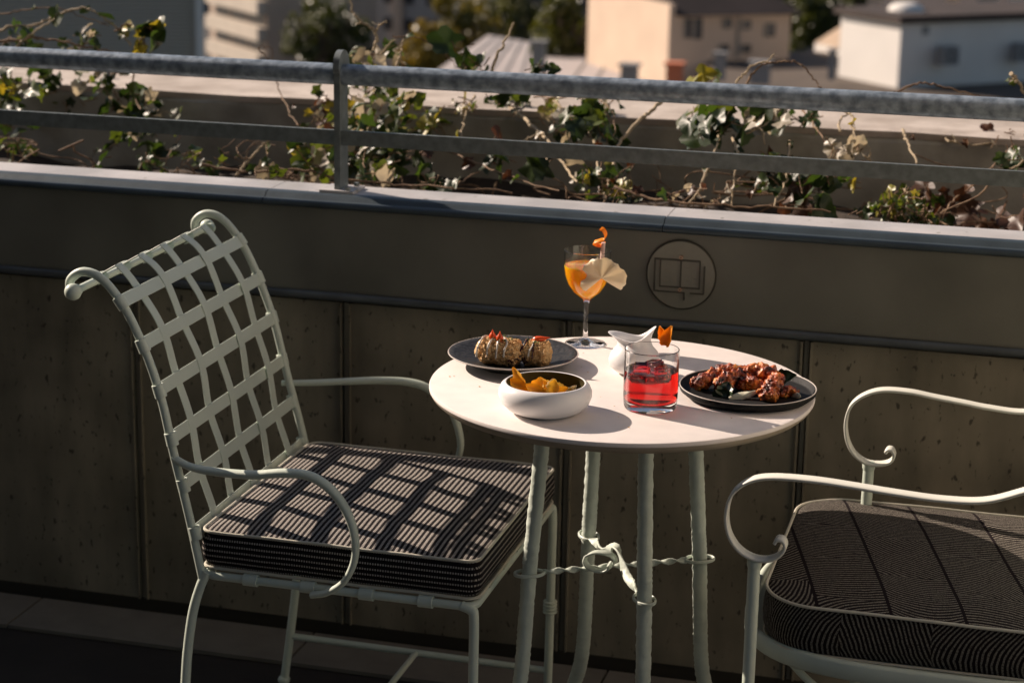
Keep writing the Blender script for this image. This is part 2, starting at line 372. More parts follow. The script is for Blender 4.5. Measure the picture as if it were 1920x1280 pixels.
ORG = {}
def mesh(name, g, m, org=V((0, 0, 0)), smooth=True, ang=40):
    me = bpy.data.meshes.new(name); me.from_pydata([v-org for v in g.v], [], g.f); me.update()
    bm = bmesh.new(); bm.from_mesh(me); bmesh.ops.recalc_face_normals(bm, faces=bm.faces); bm.to_mesh(me); bm.free()
    if smooth:
        me.shade_smooth(); me.set_sharp_from_angle(angle=radians(ang))
    me.materials.append(m if not isinstance(m, str) else M[m]); return me
def link(name, me, parent=None, loc=None):
    o = bpy.data.objects.new(name, me); COL.objects.link(o)
    if parent: o.parent = parent
    if loc is not None: o.location = loc
    return o
def wo(o): return ORG.get(o.name, V((0, 0, 0)))
SC = [1.0]                             # the right chair was first drawn 4 % too large; it is rebuilt at this factor
def resize(p): return CAMLOC+(p-CAMLOC)*SC[0]
def part(name, g, m, parent, **kw):
    if SC[0] != 1: g.v = [resize(v) for v in g.v]
    o = link(name, mesh(name, g, m, wo(parent), **kw), parent); ORG[o.name] = wo(parent); return o
def tag(o, label=None, cat=None, group=None, kind=None):
    for k, v in (('label', label), ('category', cat), ('group', group), ('kind', kind)):
        if v: o[k] = v
    return o
def thing(name, label, cat, loc, group=None):
    loc = V(loc)
    if SC[0] != 1: loc = resize(loc); loc.z = 0 if loc.z < .1 else loc.z
    o = link(name, None, loc=loc); ORG[o.name] = V(loc); return tag(o, label, cat, group)
def single(name, g, m, label=None, cat=None, group=None, kind=None, org=None, **kw):
    if org is None:
        org = sum(g.v, V())/len(g.v); org.z = min(v.z for v in g.v)
    org = V(org); o = link(name, mesh(name, g, m, org, **kw), loc=org); ORG[o.name] = org; return tag(o, label, cat, group, kind)

# ================================================================== TERRACE
# floor
g = G(); g.add([(-9, -6, 0), (1.5, -6, 0), (1.5, 3.475, 0), (-9, 3.475, 0)], [(0, 1, 2, 3)])
floor = single('floor', g, 'deck', kind='structure', org=(0, 0, 0), smooth=False)
x = -1.93-.6*6
tg = G(); tg.box((.002, 0, 0), (.597, .148, .008))
tm = mesh('tile', tg, 'tile', smooth=False)
for i in range(11): link('tile', tm, floor, (x+.6*i, 3.318, .002))
# parapet wall
random.seed(4)
YW = 3.472
pw = thing('parapet_wall', 'grey weathered zinc clad parapet wall running behind the chairs and table', 'wall', (-1, YW, 0))
part('core', G().box((-9, YW+.012, 0), (1.5, 3.577, .8765)), 'emblem_dark', pw, smooth=False)
seams = [-.3870+.4385*i for i in range(-8, 4)]
for i in range(len(seams)-1):
    a, b = seams[i]+.007, seams[i+1]-.007
    g = G(); z0, z1 = .035, .690
    # sheet with folded edges
    g.box((a, YW, z0), (b, YW+.011, z1)).box((a, YW-.006, z0), (a+.0035, YW-.0002, z1)).box((b-.0035, YW-.006, z0), (b, YW-.0002, z1))
    part('cladding_panel', g, 'clad', pw, smooth=False)
    part('seam_cap', G().box((seams[i+1]-.0040, YW+.002, z0), (seams[i+1]+.0040, YW+.011, z1)), 'seam', pw, smooth=False)
part('plinth', G().box((-9, YW+.004, 0), (1.5, YW+.0115, .034)), 'emblem_dark', pw, smooth=False)
g = G().box((-9, YW-.008, .7115), (1.5, YW+.0115, .8760))
part('upper_band', g, 'band', pw, smooth=False)
# bead strip under the band
g = G(); pth = [(-4+.25*i, YW-.012+random.uniform(-.0007, .0007), .7035+random.uniform(-.0006, .0006)) for i in range(23)]
g.tube(pth, .0085, 12)
part('bead_strip', g, 'bead', pw)
# coping pieces
cj = [-3.92, -3.09, -2.26, -1.425, -.655, .18, 1.01, 1.5]
for i in range(len(cj)-1):
    a, b = cj[i]+.0008, cj[i+1]-.0008; n = 30; g = G(); prof0 = [(3.4795, .8920), (3.4845, .8940), (3.53, .8955), (3.578, .8962), (3.582, .894), (3.582, .845), (3.578, .845), (3.578, .877), (3.4795, .877)]
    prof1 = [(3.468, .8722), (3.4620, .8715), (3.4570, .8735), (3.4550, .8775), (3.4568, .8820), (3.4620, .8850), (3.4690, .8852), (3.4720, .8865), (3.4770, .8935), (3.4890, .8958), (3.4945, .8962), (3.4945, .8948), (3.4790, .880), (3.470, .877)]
    for prof0, g in ((prof0, G()), (prof1, G())):
        k = len(prof0); vs = []; is_edge = prof0 is prof1
        for j in range(n+1):
            xx = a+(b-a)*j/n
            for q, (yy, zz) in enumerate(prof0):
                wv = noise.noise(V((xx*1.6, 5, 3)))*.007 if is_edge and 9 <= q <= 11 else 0
                w = noise.noise(V((xx*2.2, .3, 3)))*.0015 if (is_edge and q >= 8 and q <= 11) or (not is_edge and q < 3) else 0
                vs.append((xx, yy+wv, zz+w))
        g.add(vs, [(j*k+q, j*k+(q+1) % k, (j+1)*k+(q+1) % k, (j+1)*k+q) for j in range(n) for q in range(k)]+[tuple(range(k)), tuple(n*k+q for q in range(k-1, -1, -1))])
        part('shaded_edge' if is_edge else 'coping', g, 'shaded_edge' if is_edge else 'coping', pw, ang=50)  # front strip coloured dark to stand in for shade on the coping
# emblem
ec = V((-.6185, YW-.010, .797))
em = thing('round_emblem', 'round dark metal emblem with a book shaped relief on the wall above the table', 'emblem', ec)
def disc(c, r, y0, y1, k=48): return [V((c.x+r*cos(2*pi*i/k), y0, c.z+r*sin(2*pi*i/k))) for i in range(k)]
g = G().prism(disc(ec, .0615, ec.y-.0035, 0), (0, .0034, 0)); part('disc', g, 'emblem', em, ang=60)
g = G().tube(disc(ec, .0635, ec.y-.001, 0), .0012, 6, closed=True); part('groove', g, 'emblem_dark', em)
def eb(x0, z0, x1, z1, d=.003): return ((ec.x+x0, ec.y-.0035-d, ec.z+z0), (ec.x+x1, ec.y-.0037, ec.z+z1))
g = G()
for r in ((-.049, .026, .0350, .0285), (-.0385, -.022, -.0365, .026), (.0335, -.022, .0355, .026), (-.0385, -.0240, .0355, -.022), (-.0012, -.022, .0012, .026),
          (-.049, -.033, -.0465, .0255), (-.0465, -.033, .006, -.0312), (.006, -.046, .0085, -.0312), (.0180, -.033, .0440, -.0312), (.0415, -.0310, .0440, .019)):
    g.box(*eb(*r))
part('frame_relief', g, 'emblem_line', em, smooth=False)
g = G()
for s in (-1, 1):
    cx = -.019 if s < 0 else .019
    for r in ((-.012, -.002, -.006, .0005), (-.008, -.012, -.004, -.010), (.001, .006, .011, .0078), (-.001, -.016, .001, .004), (.006, -.016, .012, -.0145), (-.011, .012, -.002, .0136), (.004, -.006, .010, -.0045)):
        g.box(*eb(cx+r[0]*s, r[1], cx+r[2]*s, r[3], .0012) if r[0]*s < r[2]*s else eb(cx+r[2]*s, r[1], cx+r[0]*s, r[3], .0012))
part('page_relief', g, 'emblem', em, smooth=False)
for z in (.033, -.0265):
    c = V((ec.x, 0, ec.z+z)); g = G().prism(disc(c, .0035, ec.y-.0085, 0, 16), (0, .0045, 0)); s = part('screw', g, 'screw', em)
    g = G().prism(disc(c, .0012, ec.y-.0092, 0, 8), (0, .0006, 0)); part('screw_hole', g, 'emblem_dark', s)
# railing
YR = 3.527; PX = -1.292
rl = thing('railing', 'galvanised steel railing with round handrail and flat bar on the parapet', 'railing', (PX, YR, .8955))
g = G(); g.tube([(-4+.15*i, YR, 1.1165) for i in range(37)], .0200, 20); part('handrail', g, 'zinc_rail', rl)
def bar(x0, x1): return G().box((x0, YR-.018, .9855), (x1, YR-.010, 1.0135))
part('flat_bar', bar(-4, PX-.0065), 'zinc_bar', rl, smooth=False); part('flat_bar', bar(PX+.0065, 1.4), 'zinc_bar', rl, smooth=False)
def post(px, par):
    out = [(YR-.022, .9015), (YR-.022, 1.120)]+[(YR+.003+.030*cos(a), 1.131+.031*sin(a)) for a in [pi*1.08-pi*1.16*i/16 for i in range(17)]]+[(YR+.022, 1.090), (YR+.022, .9015)]
    g = G().prism([(px-.006, y, z) for y, z in out], (.012, 0, 0)); part('post', g, 'zinc_bar', par, ang=30)
    bp = part('base_plate', G().box((px-.032, YR-.034, .8958), (px+.036, YR+.034, .9012)), 'coping', par, smooth=False)
    for sy in (-.025, .025): part('bolt', G().tube([(px+.022, YR+sy, .9012), (px+.022, YR+sy, .908)], .0055, 6), 'zinc_bar', bp)
post(PX, rl); post(PX-1.75, rl); post(PX+1.9, rl)
# second, outer planter wall
ow = thing('planter_wall', 'rough concrete planter wall with pale sunlit top behind the railing', 'wall', (-1, 4.27, 0))
g = G(); n = 60; vs = []
for j in range(n+1):
    xx = -4.5+6.5*j/n; e = noise.noise(V((xx*6, 0, 0)))*.010+noise.noise(V((xx*25, 0, 7)))*.004
    for (yy, zz) in ((4.262+e*.2, .0), (4.262+e*.3, .935), (4.268+e, .9505), (4.60, .953), (4.60, 0)): vs.append((xx, yy, zz))
k = 5; g.add(vs, [(j*k+q, j*k+(q+1) % k, (j+1)*k+(q+1) % k, (j+1)*k+q) for j in range(n) for q in (0, 1, 3, 4)]); part('wall_body', g, 'concrete', ow, smooth=False)
g = G(); vs = []
ny = 5
for j in range(n*2+1):
    xx = -4.5+6.5*j/n/2; e = noise.noise(V((xx*6, 0, 0)))*.010+noise.noise(V((xx*25, 0, 7)))*.006
    for q in range(ny+1):
        yy = 4.262+e+(4.615-4.262-e)*q/ny; vs.append((xx, yy, .957+noise.noise(V((xx*5, yy*5, 1)))*.003))
k = ny+1; fs = [(j*k+q, (j+1)*k+q, (j+1)*k+q+1, j*k+q+1) for j in range(n*2) for q in range(ny)]; g.add(vs, fs)
o = len(g.v); vs2 = [];
for j in range(n*2+1): vs2.append(g.v[j*k]-V((0, 0, .0)));
g.add([v+V((0, -.0002, 0)) for v in vs2]+[v-V((0, -.001, .014)) for v in vs2], [(j, j+1, n*2+1+j+1, n*2+1+j) for j in range(n*2)])
part('wall_top', g, 'concrete_top', ow, smooth=False)
g = G(); vs = []; nx, ny = 120, 12
for i in range(nx+1):
    for j in range(ny+1):
        xx = -4.5+6.4*i/nx; yy = 3.585+.675*j/ny; vs.append((xx, yy, .785+noise.noise(V((xx*6, yy*6, 0)))*.03+noise.noise(V((xx*25, yy*25, 0)))*.01))
g.add(vs, [(i*(ny+1)+j, (i+1)*(ny+1)+j, (i+1)*(ny+1)+j+1, i*(ny+1)+j+1) for i in range(nx) for j in range(ny)])
single('planter_soil', g, 'soil', kind='stuff', label='dark soil bed between parapet and planter wall', cat='soil')
exp_ = math.exp
# ================================================================== FURNITURE
def strap_wrap(path_pt, tdir, r, w=.020):
    return path_pt, tdir

def rounded_rect(x0, y0, x1, y1, r, z, k=6):
    out = []
    for (cx, cy, a0) in ((x1-r, y1-r, 0), (x0+r, y1-r, 90), (x0+r, y0+r, 180), (x1-r, y0+r, 270)):
        for i in range(k+1):
            a = radians(a0+90*i/k); out.append(V((cx+r*cos(a), cy+r*sin(a), z)))
    return out

def cushion(x0, y0, x1, y1, r, z0, z1, dome, seg=10, bulge=.004, left_round=None):
    """soft box: boundary rings from the bottom up, domed top made of shrinking rings"""
    g = G(); base = rounded_rect(x0, y0, x1, y1, r, 0, seg); k = len(base); c = V(((x0+x1)/2, (y0+y1)/2, 0)); rings = []
    # resample straight edges
    pts = []
    for i in range(k):
        a, b = base[i], base[(i+1) % k]; L = (b-a).length; m = max(1, int(L/.02))
        for j in range(m): pts.append(a.lerp(b, j/m))
    k = len(pts)
    def ring(s, z, f=lambda p: 0): return [V((c.x+(p.x-c.x)*s, c.y+(p.y-c.y)*s, z+f(p))) for p in pts]
    hw = min(x1-x0, y1-y0)/2
    rings.append(ring(.0, z0)); rings.append(ring(.95, z0)); rings.append(ring(1-.003/hw, z0+.002))
    for t in (.25, .5, .75): rings.append(ring(1+bulge*sin(pi*t)/hw, z0+(z1-z0)*t, lambda p: noise.noise(p*9)*.001))
    rings.append(ring(1-.001/hw, z1-.002))
    for s in (.985, .96, .92, .86, .78, .68, .56, .42, .28, .14, 0.0):
        h = dome*(1-s**6)*.6+dome*.4*(1-s**2)
        rings.append(ring(s, z1+h, lambda p, s=s: noise.noise(V((p.x*s*7, p.y*s*7, 2)))*.0035*(1-s**3)))
    for rr in rings: g.v += rr
    for i in range(len(rings)-1):
        for j in range(k): g.f.append((i*k+j, i*k+(j+1) % k, (i+1)*k+(j+1) % k, (i+1)*k+j))
    return g, ring(1+.0005/hw, z0), ring(1+.0005/hw, z1)

# ------------------------------------------------ left chair
def left_chair():
    yn, yf = 2.745, 3.240
    t = thing('garden_chair', 'pale sage metal armchair left of the table with woven strap back and dashed black cushion', 'chair', (-1.03, 2.99, 0), 'armchairs at the table')
    prof = [(-1.243, .405), (-1.252, .450), (-1.266, .518), (-1.288, .613), (-1.306, .698), (-1.328, .766), (-1.357, .829), (-1.384, .868), (-1.409, .889), (-1.435, .893), (-1.454, .880), (-1.456, .864), (-1.447, .856)]
    for (y, dx) in ((yn, 0), (yf, -.010)):
        path = spline([(px+dx*min(1, max(0, (pz-.45)/.3)), y, pz) for px, pz in prof], 7)
        part('back_post', G().tube(path, .0072, 12), 'paint', t)
    rod_x, rod_z = -1.441, .865
    part('top_rod', G().tube([(rod_x, yn-.012, rod_z), (rod_x-.008, yf+.012, rod_z)], .0062, 12), 'paint', t)
    for (y, s) in ((yn, -1), (yf, 1)):
        part('ball_finial', G().ball((rod_x-(.01 if s > 0 else 0), y+s*.020, rod_z), .0135, 20).tube([(rod_x, y+s*.004, rod_z), (rod_x, y+s*.014, rod_z)], .009, 14), 'paint', t)
    # profile followed by the straps
    P = spline([(px, 0, pz) for px, pz in prof[:9]], 14)
    P = [p+V((-.005*min(1, max(0, (p.z-.45)/.3)), 0, 0)) for p in P]
    zb = [.483, .560, .635, .712, .783, .849]
    L = [0]
    for i in range(1, len(P)): L.append(L[-1]+(P[i]-P[i-1]).length)
    def at(s):
        for i in range(1, len(P)):
            if L[i] >= s:
                f = (s-L[i-1])/(L[i]-L[i-1]); return P[i-1].lerp(P[i], f), (P[i]-P[i-1]).normalized()
        return P[-1], (P[-1]-P[-2]).normalized()
    def s_of_z(z):
        for i in range(1, len(P)):
            if P[i].z >= z: return L[i-1]+(L[i]-L[i-1])*(z-P[i-1].z)/(P[i].z-P[i-1].z)
    sb = [s_of_z(z) for z in zb]
    W_ = .0215
    for b, s in enumerate(sb):          # bands across, wrapped round both posts
        p, tt = at(s); nrm = V((0, 1, 0)).cross(tt)
        path = [V((p.x, yn-.0015+(yf-yn+.003)*i/24, p.z))+V((-.005*(i/24-.5), 0, 0)) for i in range(25)]
        bd = part('cross_strap', G().ribbon(path, W_, .0022, tt), 'paint', t)
        for y, dx in ((yn, .005), (yf, -.005)):
            g = G()
            loop = [V((p.x+dx, y, p.z))+nrm*(.0088*cos(a))+V((0, .0088*sin(a), 0)) for a in [2*pi*i/16 for i in range(16)]]
            g.ribbon(loop, W_, .0020, tt, closed=True); part('strap_wrap', g, 'paint', bd)
    pitch = sb[1]-sb[0]
    for k in range(5):                  # straps from the rod down, woven over and under the bands
        y = yn+(yf-yn)*(k+1)/6; path = []
        n = 110; top = L[-1]
        for i in range(n+1):
            s = top*i/n; p, tt = at(s); nrm = V((0, 1, 0)).cross(tt).normalized()
            ph = (s-sb[0])/pitch
            amp = .0028 if s < sb[-1]+pitch*.4 else .0028*max(0, 1-(s-sb[-1]-pitch*.4)/.04)
            path.append(p+V((0, y, 0))+nrm*(amp*cos(pi*(ph+k))))
        # over and round the rod
        for a in (75, 30, -15, -60, -105, -150, -190):
            path.append(V((rod_x-.004, y, rod_z))+V((.0085*cos(radians(a+100)), 0, .0085*sin(radians(a+100)))))
        part('long_strap', G().ribbon(path, W_, .0022, (0, 1, 0)), 'paint', t)
    # seat frame
    zf = .414; x0, x1 = -1.238, -.792
    loop = rounded_rect(x0, yn, x1, yf, .018, zf)
    part('seat_frame', G().tube(loop, .0068, 10, closed=True), 'paint', t)
    for k in range(5):
        y = yn+(yf-yn)*(k+1)/6; part('seat_strap', G().ribbon([(x0-.006, y, zf+.007), (x1+.006, y, zf+.007)], .024, .002, (0, 1, 0)), 'paint', t)
    for k in range(4):
        xx = x0+(x1-x0)*(k+.8)/4.6
        lp = [V((xx, yn+.0088*cos(a), zf+.0088*sin(a))) for a in [2*pi*i/14 for i in range(14)]]
        part('frame_wrap', G().ribbon(lp, .024, .002, (1, 0, 0), closed=True), 'paint', t)
    # legs
    for y in (yn, yf):
        rp = spline([(-1.235, y, .420), (-1.2480, y, .392), (-1.262, y, .345), (-1.273, y, .275), (-1.280, y, .200), (-1.294, y, .09), (-1.306, y, .005)], 6)
        o = part('leg', G().tube(rp, .0080, 12), 'paint', t); part('foot', G().ball((-1.306, y, .010), .012, 12, (1, 1, .8)), 'paint', o)
        fp = spline([(-.812, y, .4145), (-.797, y, .409), (-.792, y, .395), (-.792, y, .30), (-.793, y, .15), (-.795, y, .005)], 6)
        o = part('leg', G().tube(fp, .0080, 12), 'paint', t); part('foot', G().ball((-.795, y, .010), .012, 12, (1, 1, .8)), 'paint', o)
        for q in range(4):
            part('leg_ring', G().tube([V((-.793+.0098*cos(a), y+.0098*sin(a), .212+.0062*q)) for a in [2*pi*i/16 for i in range(16)]], .0031, 8, closed=True), 'paint', o)
        part('stretcher', G().tube([(-1.293, y, .100), (-.794, y, .097)], .0062, 10), 'paint', t)
    part('stretcher', G().tube([(-1.045, yn, .0985), (-1.045, yf, .0985)], .0055, 10), 'paint', t)
    # arms
    na = [(-1.287, 2.743, .605), (-1.255, 2.735, .596), (-1.208, 2.722, .597), (-1.142, 2.712, .602), (-1.085, 2.708, .612), (-1.040, 2.706, .611), (-1.002, 2.706, .586), (-.977, 2.706, .543), (-.972, 2.708, .492), (-.990, 2.712, .447), (-1.022, 2.720, .420), (-1.052, 2.730, .408)]
    path = spline(na, 8); n = len(path)
    part('armrest', G().sweep(path, [(.0075*cos(2*pi*i/12), .0062*sin(2*pi*i/12)) for i in range(12)], scale=[.85+.35*sin(pi*min(1, i/(n*.8))) for i in range(n)]), 'paint', t)
    fa = [(-1.304, 3.243, .590), (-1.237, 3.255, .594), (-1.135, 3.270, .603), (-1.070, 3.275, .604), (-1.030, 3.277, .592), (-.995, 3.277, .562), (-.978, 3.277, .520), (-.975, 3.275, .485), (-.990, 3.272, .447), (-1.020, 3.264, .420), (-1.052, 3.254, .408)]
    path = spline(fa, 8); n = len(path)
    part('armrest', G().sweep(path, [(.0075*cos(2*pi*i/12), .0062*sin(2*pi*i/12)) for i in range(12)], scale=[.85+.35*sin(pi*min(1, i/(n*.8))) for i in range(n)]), 'paint', t)
    return t
left_chair()
def chair_cushion(name, label, x0, y0, x1, y1, r, z0, z1, dome, m, dx):
    g, lo, hi = cushion(x0, y0, x1, y1, r, z0, z1, dome)
    t = thing(name, label, 'cushion', ((x0+x1)/2, (y0+y1)/2, z0), 'seat cushions'); ORG[t.name] = V(t.location)
    part('cover', g, m, t, ang=50)
    for q in (lo, hi): part('piping', G().tube([p+V((0, 0, noise.noise(p*12)*.0015)) for p in q], .0026, 8, closed=True), 'piping', t)
    return t
chair_cushion('seat_cushion', 'black square seat cushion woven in rows of pale dashes, on the left chair', -1.246, 2.749, -.789, 3.236, .020, .4255, .486, .010, 'cush_l', 0)

# ------------------------------------------------ right chair
def right_chair():
    yn, yf = 2.770, 3.290; zr = .368
    t = thing('scroll_armchair', 'pale metal armchair with scrolled flat arms at the right edge', 'chair', (-.10, 3.03, 0), 'armchairs at the table')
    # flat arm bands
    a0 = [(-.322, .5700), (-.3335, .5800), (-.3405, .5695), (-.3320, .5560), (-.343, .5390), (-.365, .5340), (-.389, .5440), (-.407, .5690), (-.412, .603), (-.405, .633), (-.383, .654), (-.350, .6640), (-.29, .6665), (-.229, .6620), (-.170, .6590), (-.105, .6565), (-.045, .6610), (.008, .681), (.06, .705), (.10, .71)]
    a0[0:4] = [(-.3335, .5620), (-.3290, .5720), (-.3345, .5770), (-.3240, .5610)]
    nn = [(-.3390, .5640), (-.3350, .5700), (-.3270, .5690), (-.3235, .5590), (-.3320, .5450), (-.350, .5360), (-.372, .5370), (-.393, .5490), (-.408, .5720), (-.4125, .603), (-.405, .633), (-.383, .654), (-.350, .6640), (-.29, .6660), (-.229, .6630), (-.170, .6590), (-.105, .6565), (-.045, .6610), (.008, .681), (.06, .705), (.10, .71)]
    ff = [(-.2230, .5550), (-.2190, .5610), (-.2120, .5600), (-.2085, .5500), (-.2150, .5390), (-.232, .5330), (-.255, .5340), (-.276, .5480), (-.289, .5720), (-.293, .603), (-.286, .632), (-.266, .652), (-.235, .6640), (-.190, .6650), (-.150, .6600), (-.100, .6545), (-.062, .6500), (-.001, .6480), (.05, .665), (.10, .69)]
    for prof, y in ((nn, yn), (ff, yf)):
        path = spline([(a, y, b) for a, b in prof], 8)
        n = len(path); sc = [min(1, .35+.65*i/(n*.22)) for i in range(n)]
        part('armrest', G().ribbon(path, .024, .0050, (0, 1, 0)), 'arm_paint', t, ang=50)
    for (px, y) in ((-.368, yn), (-.250, yf)):
        lg = part('leg', G().tube([(px, y, .5350), (px, y, .30), (px+.002, y, -.070)], .0095, 14), 'paint', t)
        part('collar', G().tube([(px, y, .532), (px, y, .525), (px, y, .520)], .0112, 14, scale=[1, 1, .85]), 'paint', lg)
    # round seat pan
    oval = []
    for i in range(72):
        a = 2*pi*i/72; ca, sa = cos(a), sin(a); e = 2/3.2
        oval.append(V((-.100+.300*math.copysign(abs(ca)**e, ca), 3.045+.262*math.copysign(abs(sa)**e, sa), zr)))
    part('seat_ring', G().ribbon(oval, .030, .014, (0, 0, 1), closed=True), 'paint', t, ang=50)
    n = 72; c = V((-.1, 3.045, zr+.003)); g = G(); g.add([c]+[c+(p-c)*.985+V((0, 0, .003)) for p in oval]+[c+(p-c)*.985-V((0, 0, .004)) for p in oval]+[c-V((0, 0, .004))],
        [(0, 1+i, 1+(i+1) % n) for i in range(n)]+[(1+i, 1+n+i, 1+n+(i+1) % n, 1+(i+1) % n) for i in range(n)]+[(2*n+1, 1+n+(i+1) % n, 1+n+i) for i in range(n)])
    part('seat_pan', g, 'paint', t)
    g = G().tube(spline([(-.33, 2.86, .352), (-.27, 2.86, .30), (-.20, 2.90, .27), (-.12, 2.98, .262), (-.1, 3.045, .262)], 8), .006, 10); part('scroll_brace', g, 'paint', t)
    g = G().tube(spline([(-.25, 3.22, .352), (-.22, 3.20, .30), (-.18, 3.15, .27), (-.12, 3.08, .262), (-.1, 3.045, .262)], 8), .006, 10); part('scroll_brace', g, 'paint', t)
    for y in (yn+.02, yf-.02):
        part('leg', G().tube(spline([(.11, y, .71), (.13, y, .5), (.15, y, .37), (.18, y, .18), (.215, y, -.070)], 6), .0090, 12), 'paint', t)
        bp = [(.11, y, .70), (.13, y, .78), (.16, y, .86), (.20, y, .90), (.23, y, .885), (.235, y, .86)]
        part('back_post', G().tube(spline(bp, 6), .0085, 12), 'paint', t)
    part('top_rod', G().tube([(.235, yn, .86), (.235, yf, .86)], .007, 10), 'paint', t)
    for k in range(5):
        y = yn+.02+(yf-yn-.04)*(k+1)/6; part('long_strap', G().ribbon(spline([(.145, y, .40), (.125, y, .55), (.11, y, .70), (.13, y, .78), (.16, y, .86), (.20, y, .90), (.235, y, .866)], 6), .021, .0022, (0, 1, 0)), 'paint', t)
    for z, xx in ((.48, .134), (.56, .124), (.64, .115), (.72, .115)):
        part('cross_strap', G().ribbon([(xx-.004, yn+.02, z), (xx-.004, yf-.02, z)], .021, .0022, (0, 0, 1)), 'paint', t)
SC[0] = .957
right_chair()
chair_cushion('seat_cushion', 'dark seat cushion with patchwork of curved pinstripes, on the right chair', -.362, 2.803, .125, 3.312, .085, .3790, .455, .012, 'cush_r', 0)
SC[0] = 1.0

# ------------------------------------------------ table
TC = V((-.6083, 2.917, 0)); TR = .2985
tb = thing('bistro_table', 'round pale stone bistro table on four hammered sage iron legs', 'table', (TC.x, TC.y, 0))
prof = [(0, .7400), (TR-.004, .7400), (TR-.001, .7390), (TR, .7370), (TR, .7340)]
part('tabletop', G().lathe(prof+[(TR-.001, .7325), (0, .7325)], TC, 128), 'table', tb, ang=30)
part('edge_band', G().lathe([(TR-.006, .7324), (TR-.0015, .7324), (TR-.003, .728), (TR-.010, .7215), (TR-.020, .7190), (0, .7190)], TC, 128), 'table_edge', tb, ang=30)
random.seed(11)
zs = 440e-3
for q in range(4):
    a = radians(30.5+90*q); d = V((cos(a), sin(a), 0))
    pts = [TC+d*r+V((0, 0, z)) for r, z in ((.121, .7195), (.124, .68), (.130, .60), (.138, .50), (.1425, .44), (.148, .34), (.152, .275), (.160, .225), (.178, .182), (.204, .145), (.226, .095), (.234, .045), (.232, .004))]
    path = spline(pts, 12)
    path = spline(pts, 22); o = part('leg', G().tube(path, .0120, 11, jit=.075), 'hammered', tb, ang=60)
    # loop of the stretcher round the leg
    c = TC+d*.1425+V((0, 0, zs)); e = V((-d.y, d.x, 0))
    ring = [c+d*(.0240*cos(w))+e*(.0155*sin(w)) for w in [2*pi*i/24 for i in range(24)]]
    part('leg_loop', G().ribbon(ring, .0055, .0035, (0, 0, 1), closed=True), 'hammered', o)
for (q, hump) in ((0, 0), (1, .030)):
    a = radians(30.5+90*q); d = V((cos(a), sin(a), 0)); pts = []
    for i in range(61):
        s = -.120+.240*i/60; pts.append(TC+d*s+V((0, 0, zs+hump*math.exp(-(s/.038)**2)+(.002 if q else 0))))
    g = G().ribbon(pts, .0105 if q == 0 else .014, .0035, (0, 0, 1) if q else (0, 0, 1), twist=(lambda t: 9*pi*t) if q == 0 else (lambda t: pi/2+pi*.8*sin(2*pi*t)), jit=.12)
    part('stretcher', g, 'hammered', tb, ang=70)
# curled loop in the middle
c = TC+V((-.022, -.012, zs+.010)); loop = [c+V((.024*cos(w)*(1-.12*w/6), -.004*w, .014*sin(w)*(1-.1*w/6)+.004)) for w in [-.6+2*pi*1.15*i/36 for i in range(37)]]
part('centre_scroll', G().ribbon(loop, .013, .0035, (.3, 1, .1), jit=.12), 'hammered', tb, ang=70)

# ================================================================== TABLEWARE AND FOOD
ZT = .7402
def blob(name, items, m, parent, voxel=.0022, disp=.0015, dscale=90, seed=0, ridge=None, smooth_it=2):
    g = G()
    for c, r, sc, rot in items:
        h = G().ball((0, 0, 0), r, 18, sc); R = Matrix.Rotation(rot, 4, 'Z'); g.add([V(c)+R @ v for v in h.v], h.f)
    me = bpy.data.meshes.new('tmp'); me.from_pydata(g.v, [], g.f); o = bpy.data.objects.new('tmp', me); COL.objects.link(o)
    md = o.modifiers.new('r', 'REMESH'); md.mode = 'VOXEL'; md.voxel_size = voxel
    sm = o.modifiers.new('s', 'SMOOTH'); sm.iterations = smooth_it
    dg = bpy.context.evaluated_depsgraph_get(); me2 = bpy.data.meshes.new_from_object(o.evaluated_get(dg))
    bpy.data.objects.remove(o); bpy.data.meshes.remove(me)
    org = wo(parent)
    ns = [v.normal.copy() for v in me2.vertices]
    for v, nn in zip(me2.vertices, ns):
        p = v.co.copy(); d = noise.fractal(p*dscale+V((seed, 0, 0)), .9, 2.1, 4)*disp
        if ridge: d += sin(p.dot(V(ridge[0]))*ridge[1]+noise.noise(p*60)*2)*ridge[2]
        v.co = p+nn*d-org
    me2.name = name; me2.materials.clear(); me2.materials.append(M[m]); me2.shade_smooth()
    o = link(name, me2, parent); ORG[o.name] = org; return o

# left plate with croquettes
PL = V((-.7985, 2.974, ZT))
pl = thing('dark_plate', 'speckled dark grey round plate at the left of the table under two croquettes', 'plate', PL)
part('plate_body', G().lathe([(0, .0), (.058, .0), (.062, .003), (.095, .0165), (.1035, .0195), (.1040, .0205), (.1030, .0215), (.094, .0195), (.060, .0085), (.045, .0070), (0, .0065)], PL, 96), 'speckled', pl, ang=60)
part('rim', G().tube([PL+V((.1037*cos(a), .1037*sin(a), .0207)) for a in [2*pi*i/96 for i in range(96)]], .0011, 6, closed=True), 'plate_rim', pl)
def crumbs(t, c, rx, ry, h, n, seed, extra=()):
    random.seed(seed)
    g = G()
    for i in range(n):
        a = random.uniform(0, 2*pi); b = random.uniform(.1, 1); p = V((c.x+rx*b*cos(a), c.y+ry*b*sin(a), c.z+h*sqrt(max(0, 1-b**4))+random.uniform(-.001, .002)))
        g.ball(p, random.uniform(.0010, .0030), 6, (1, 1.2, .8))
    return g
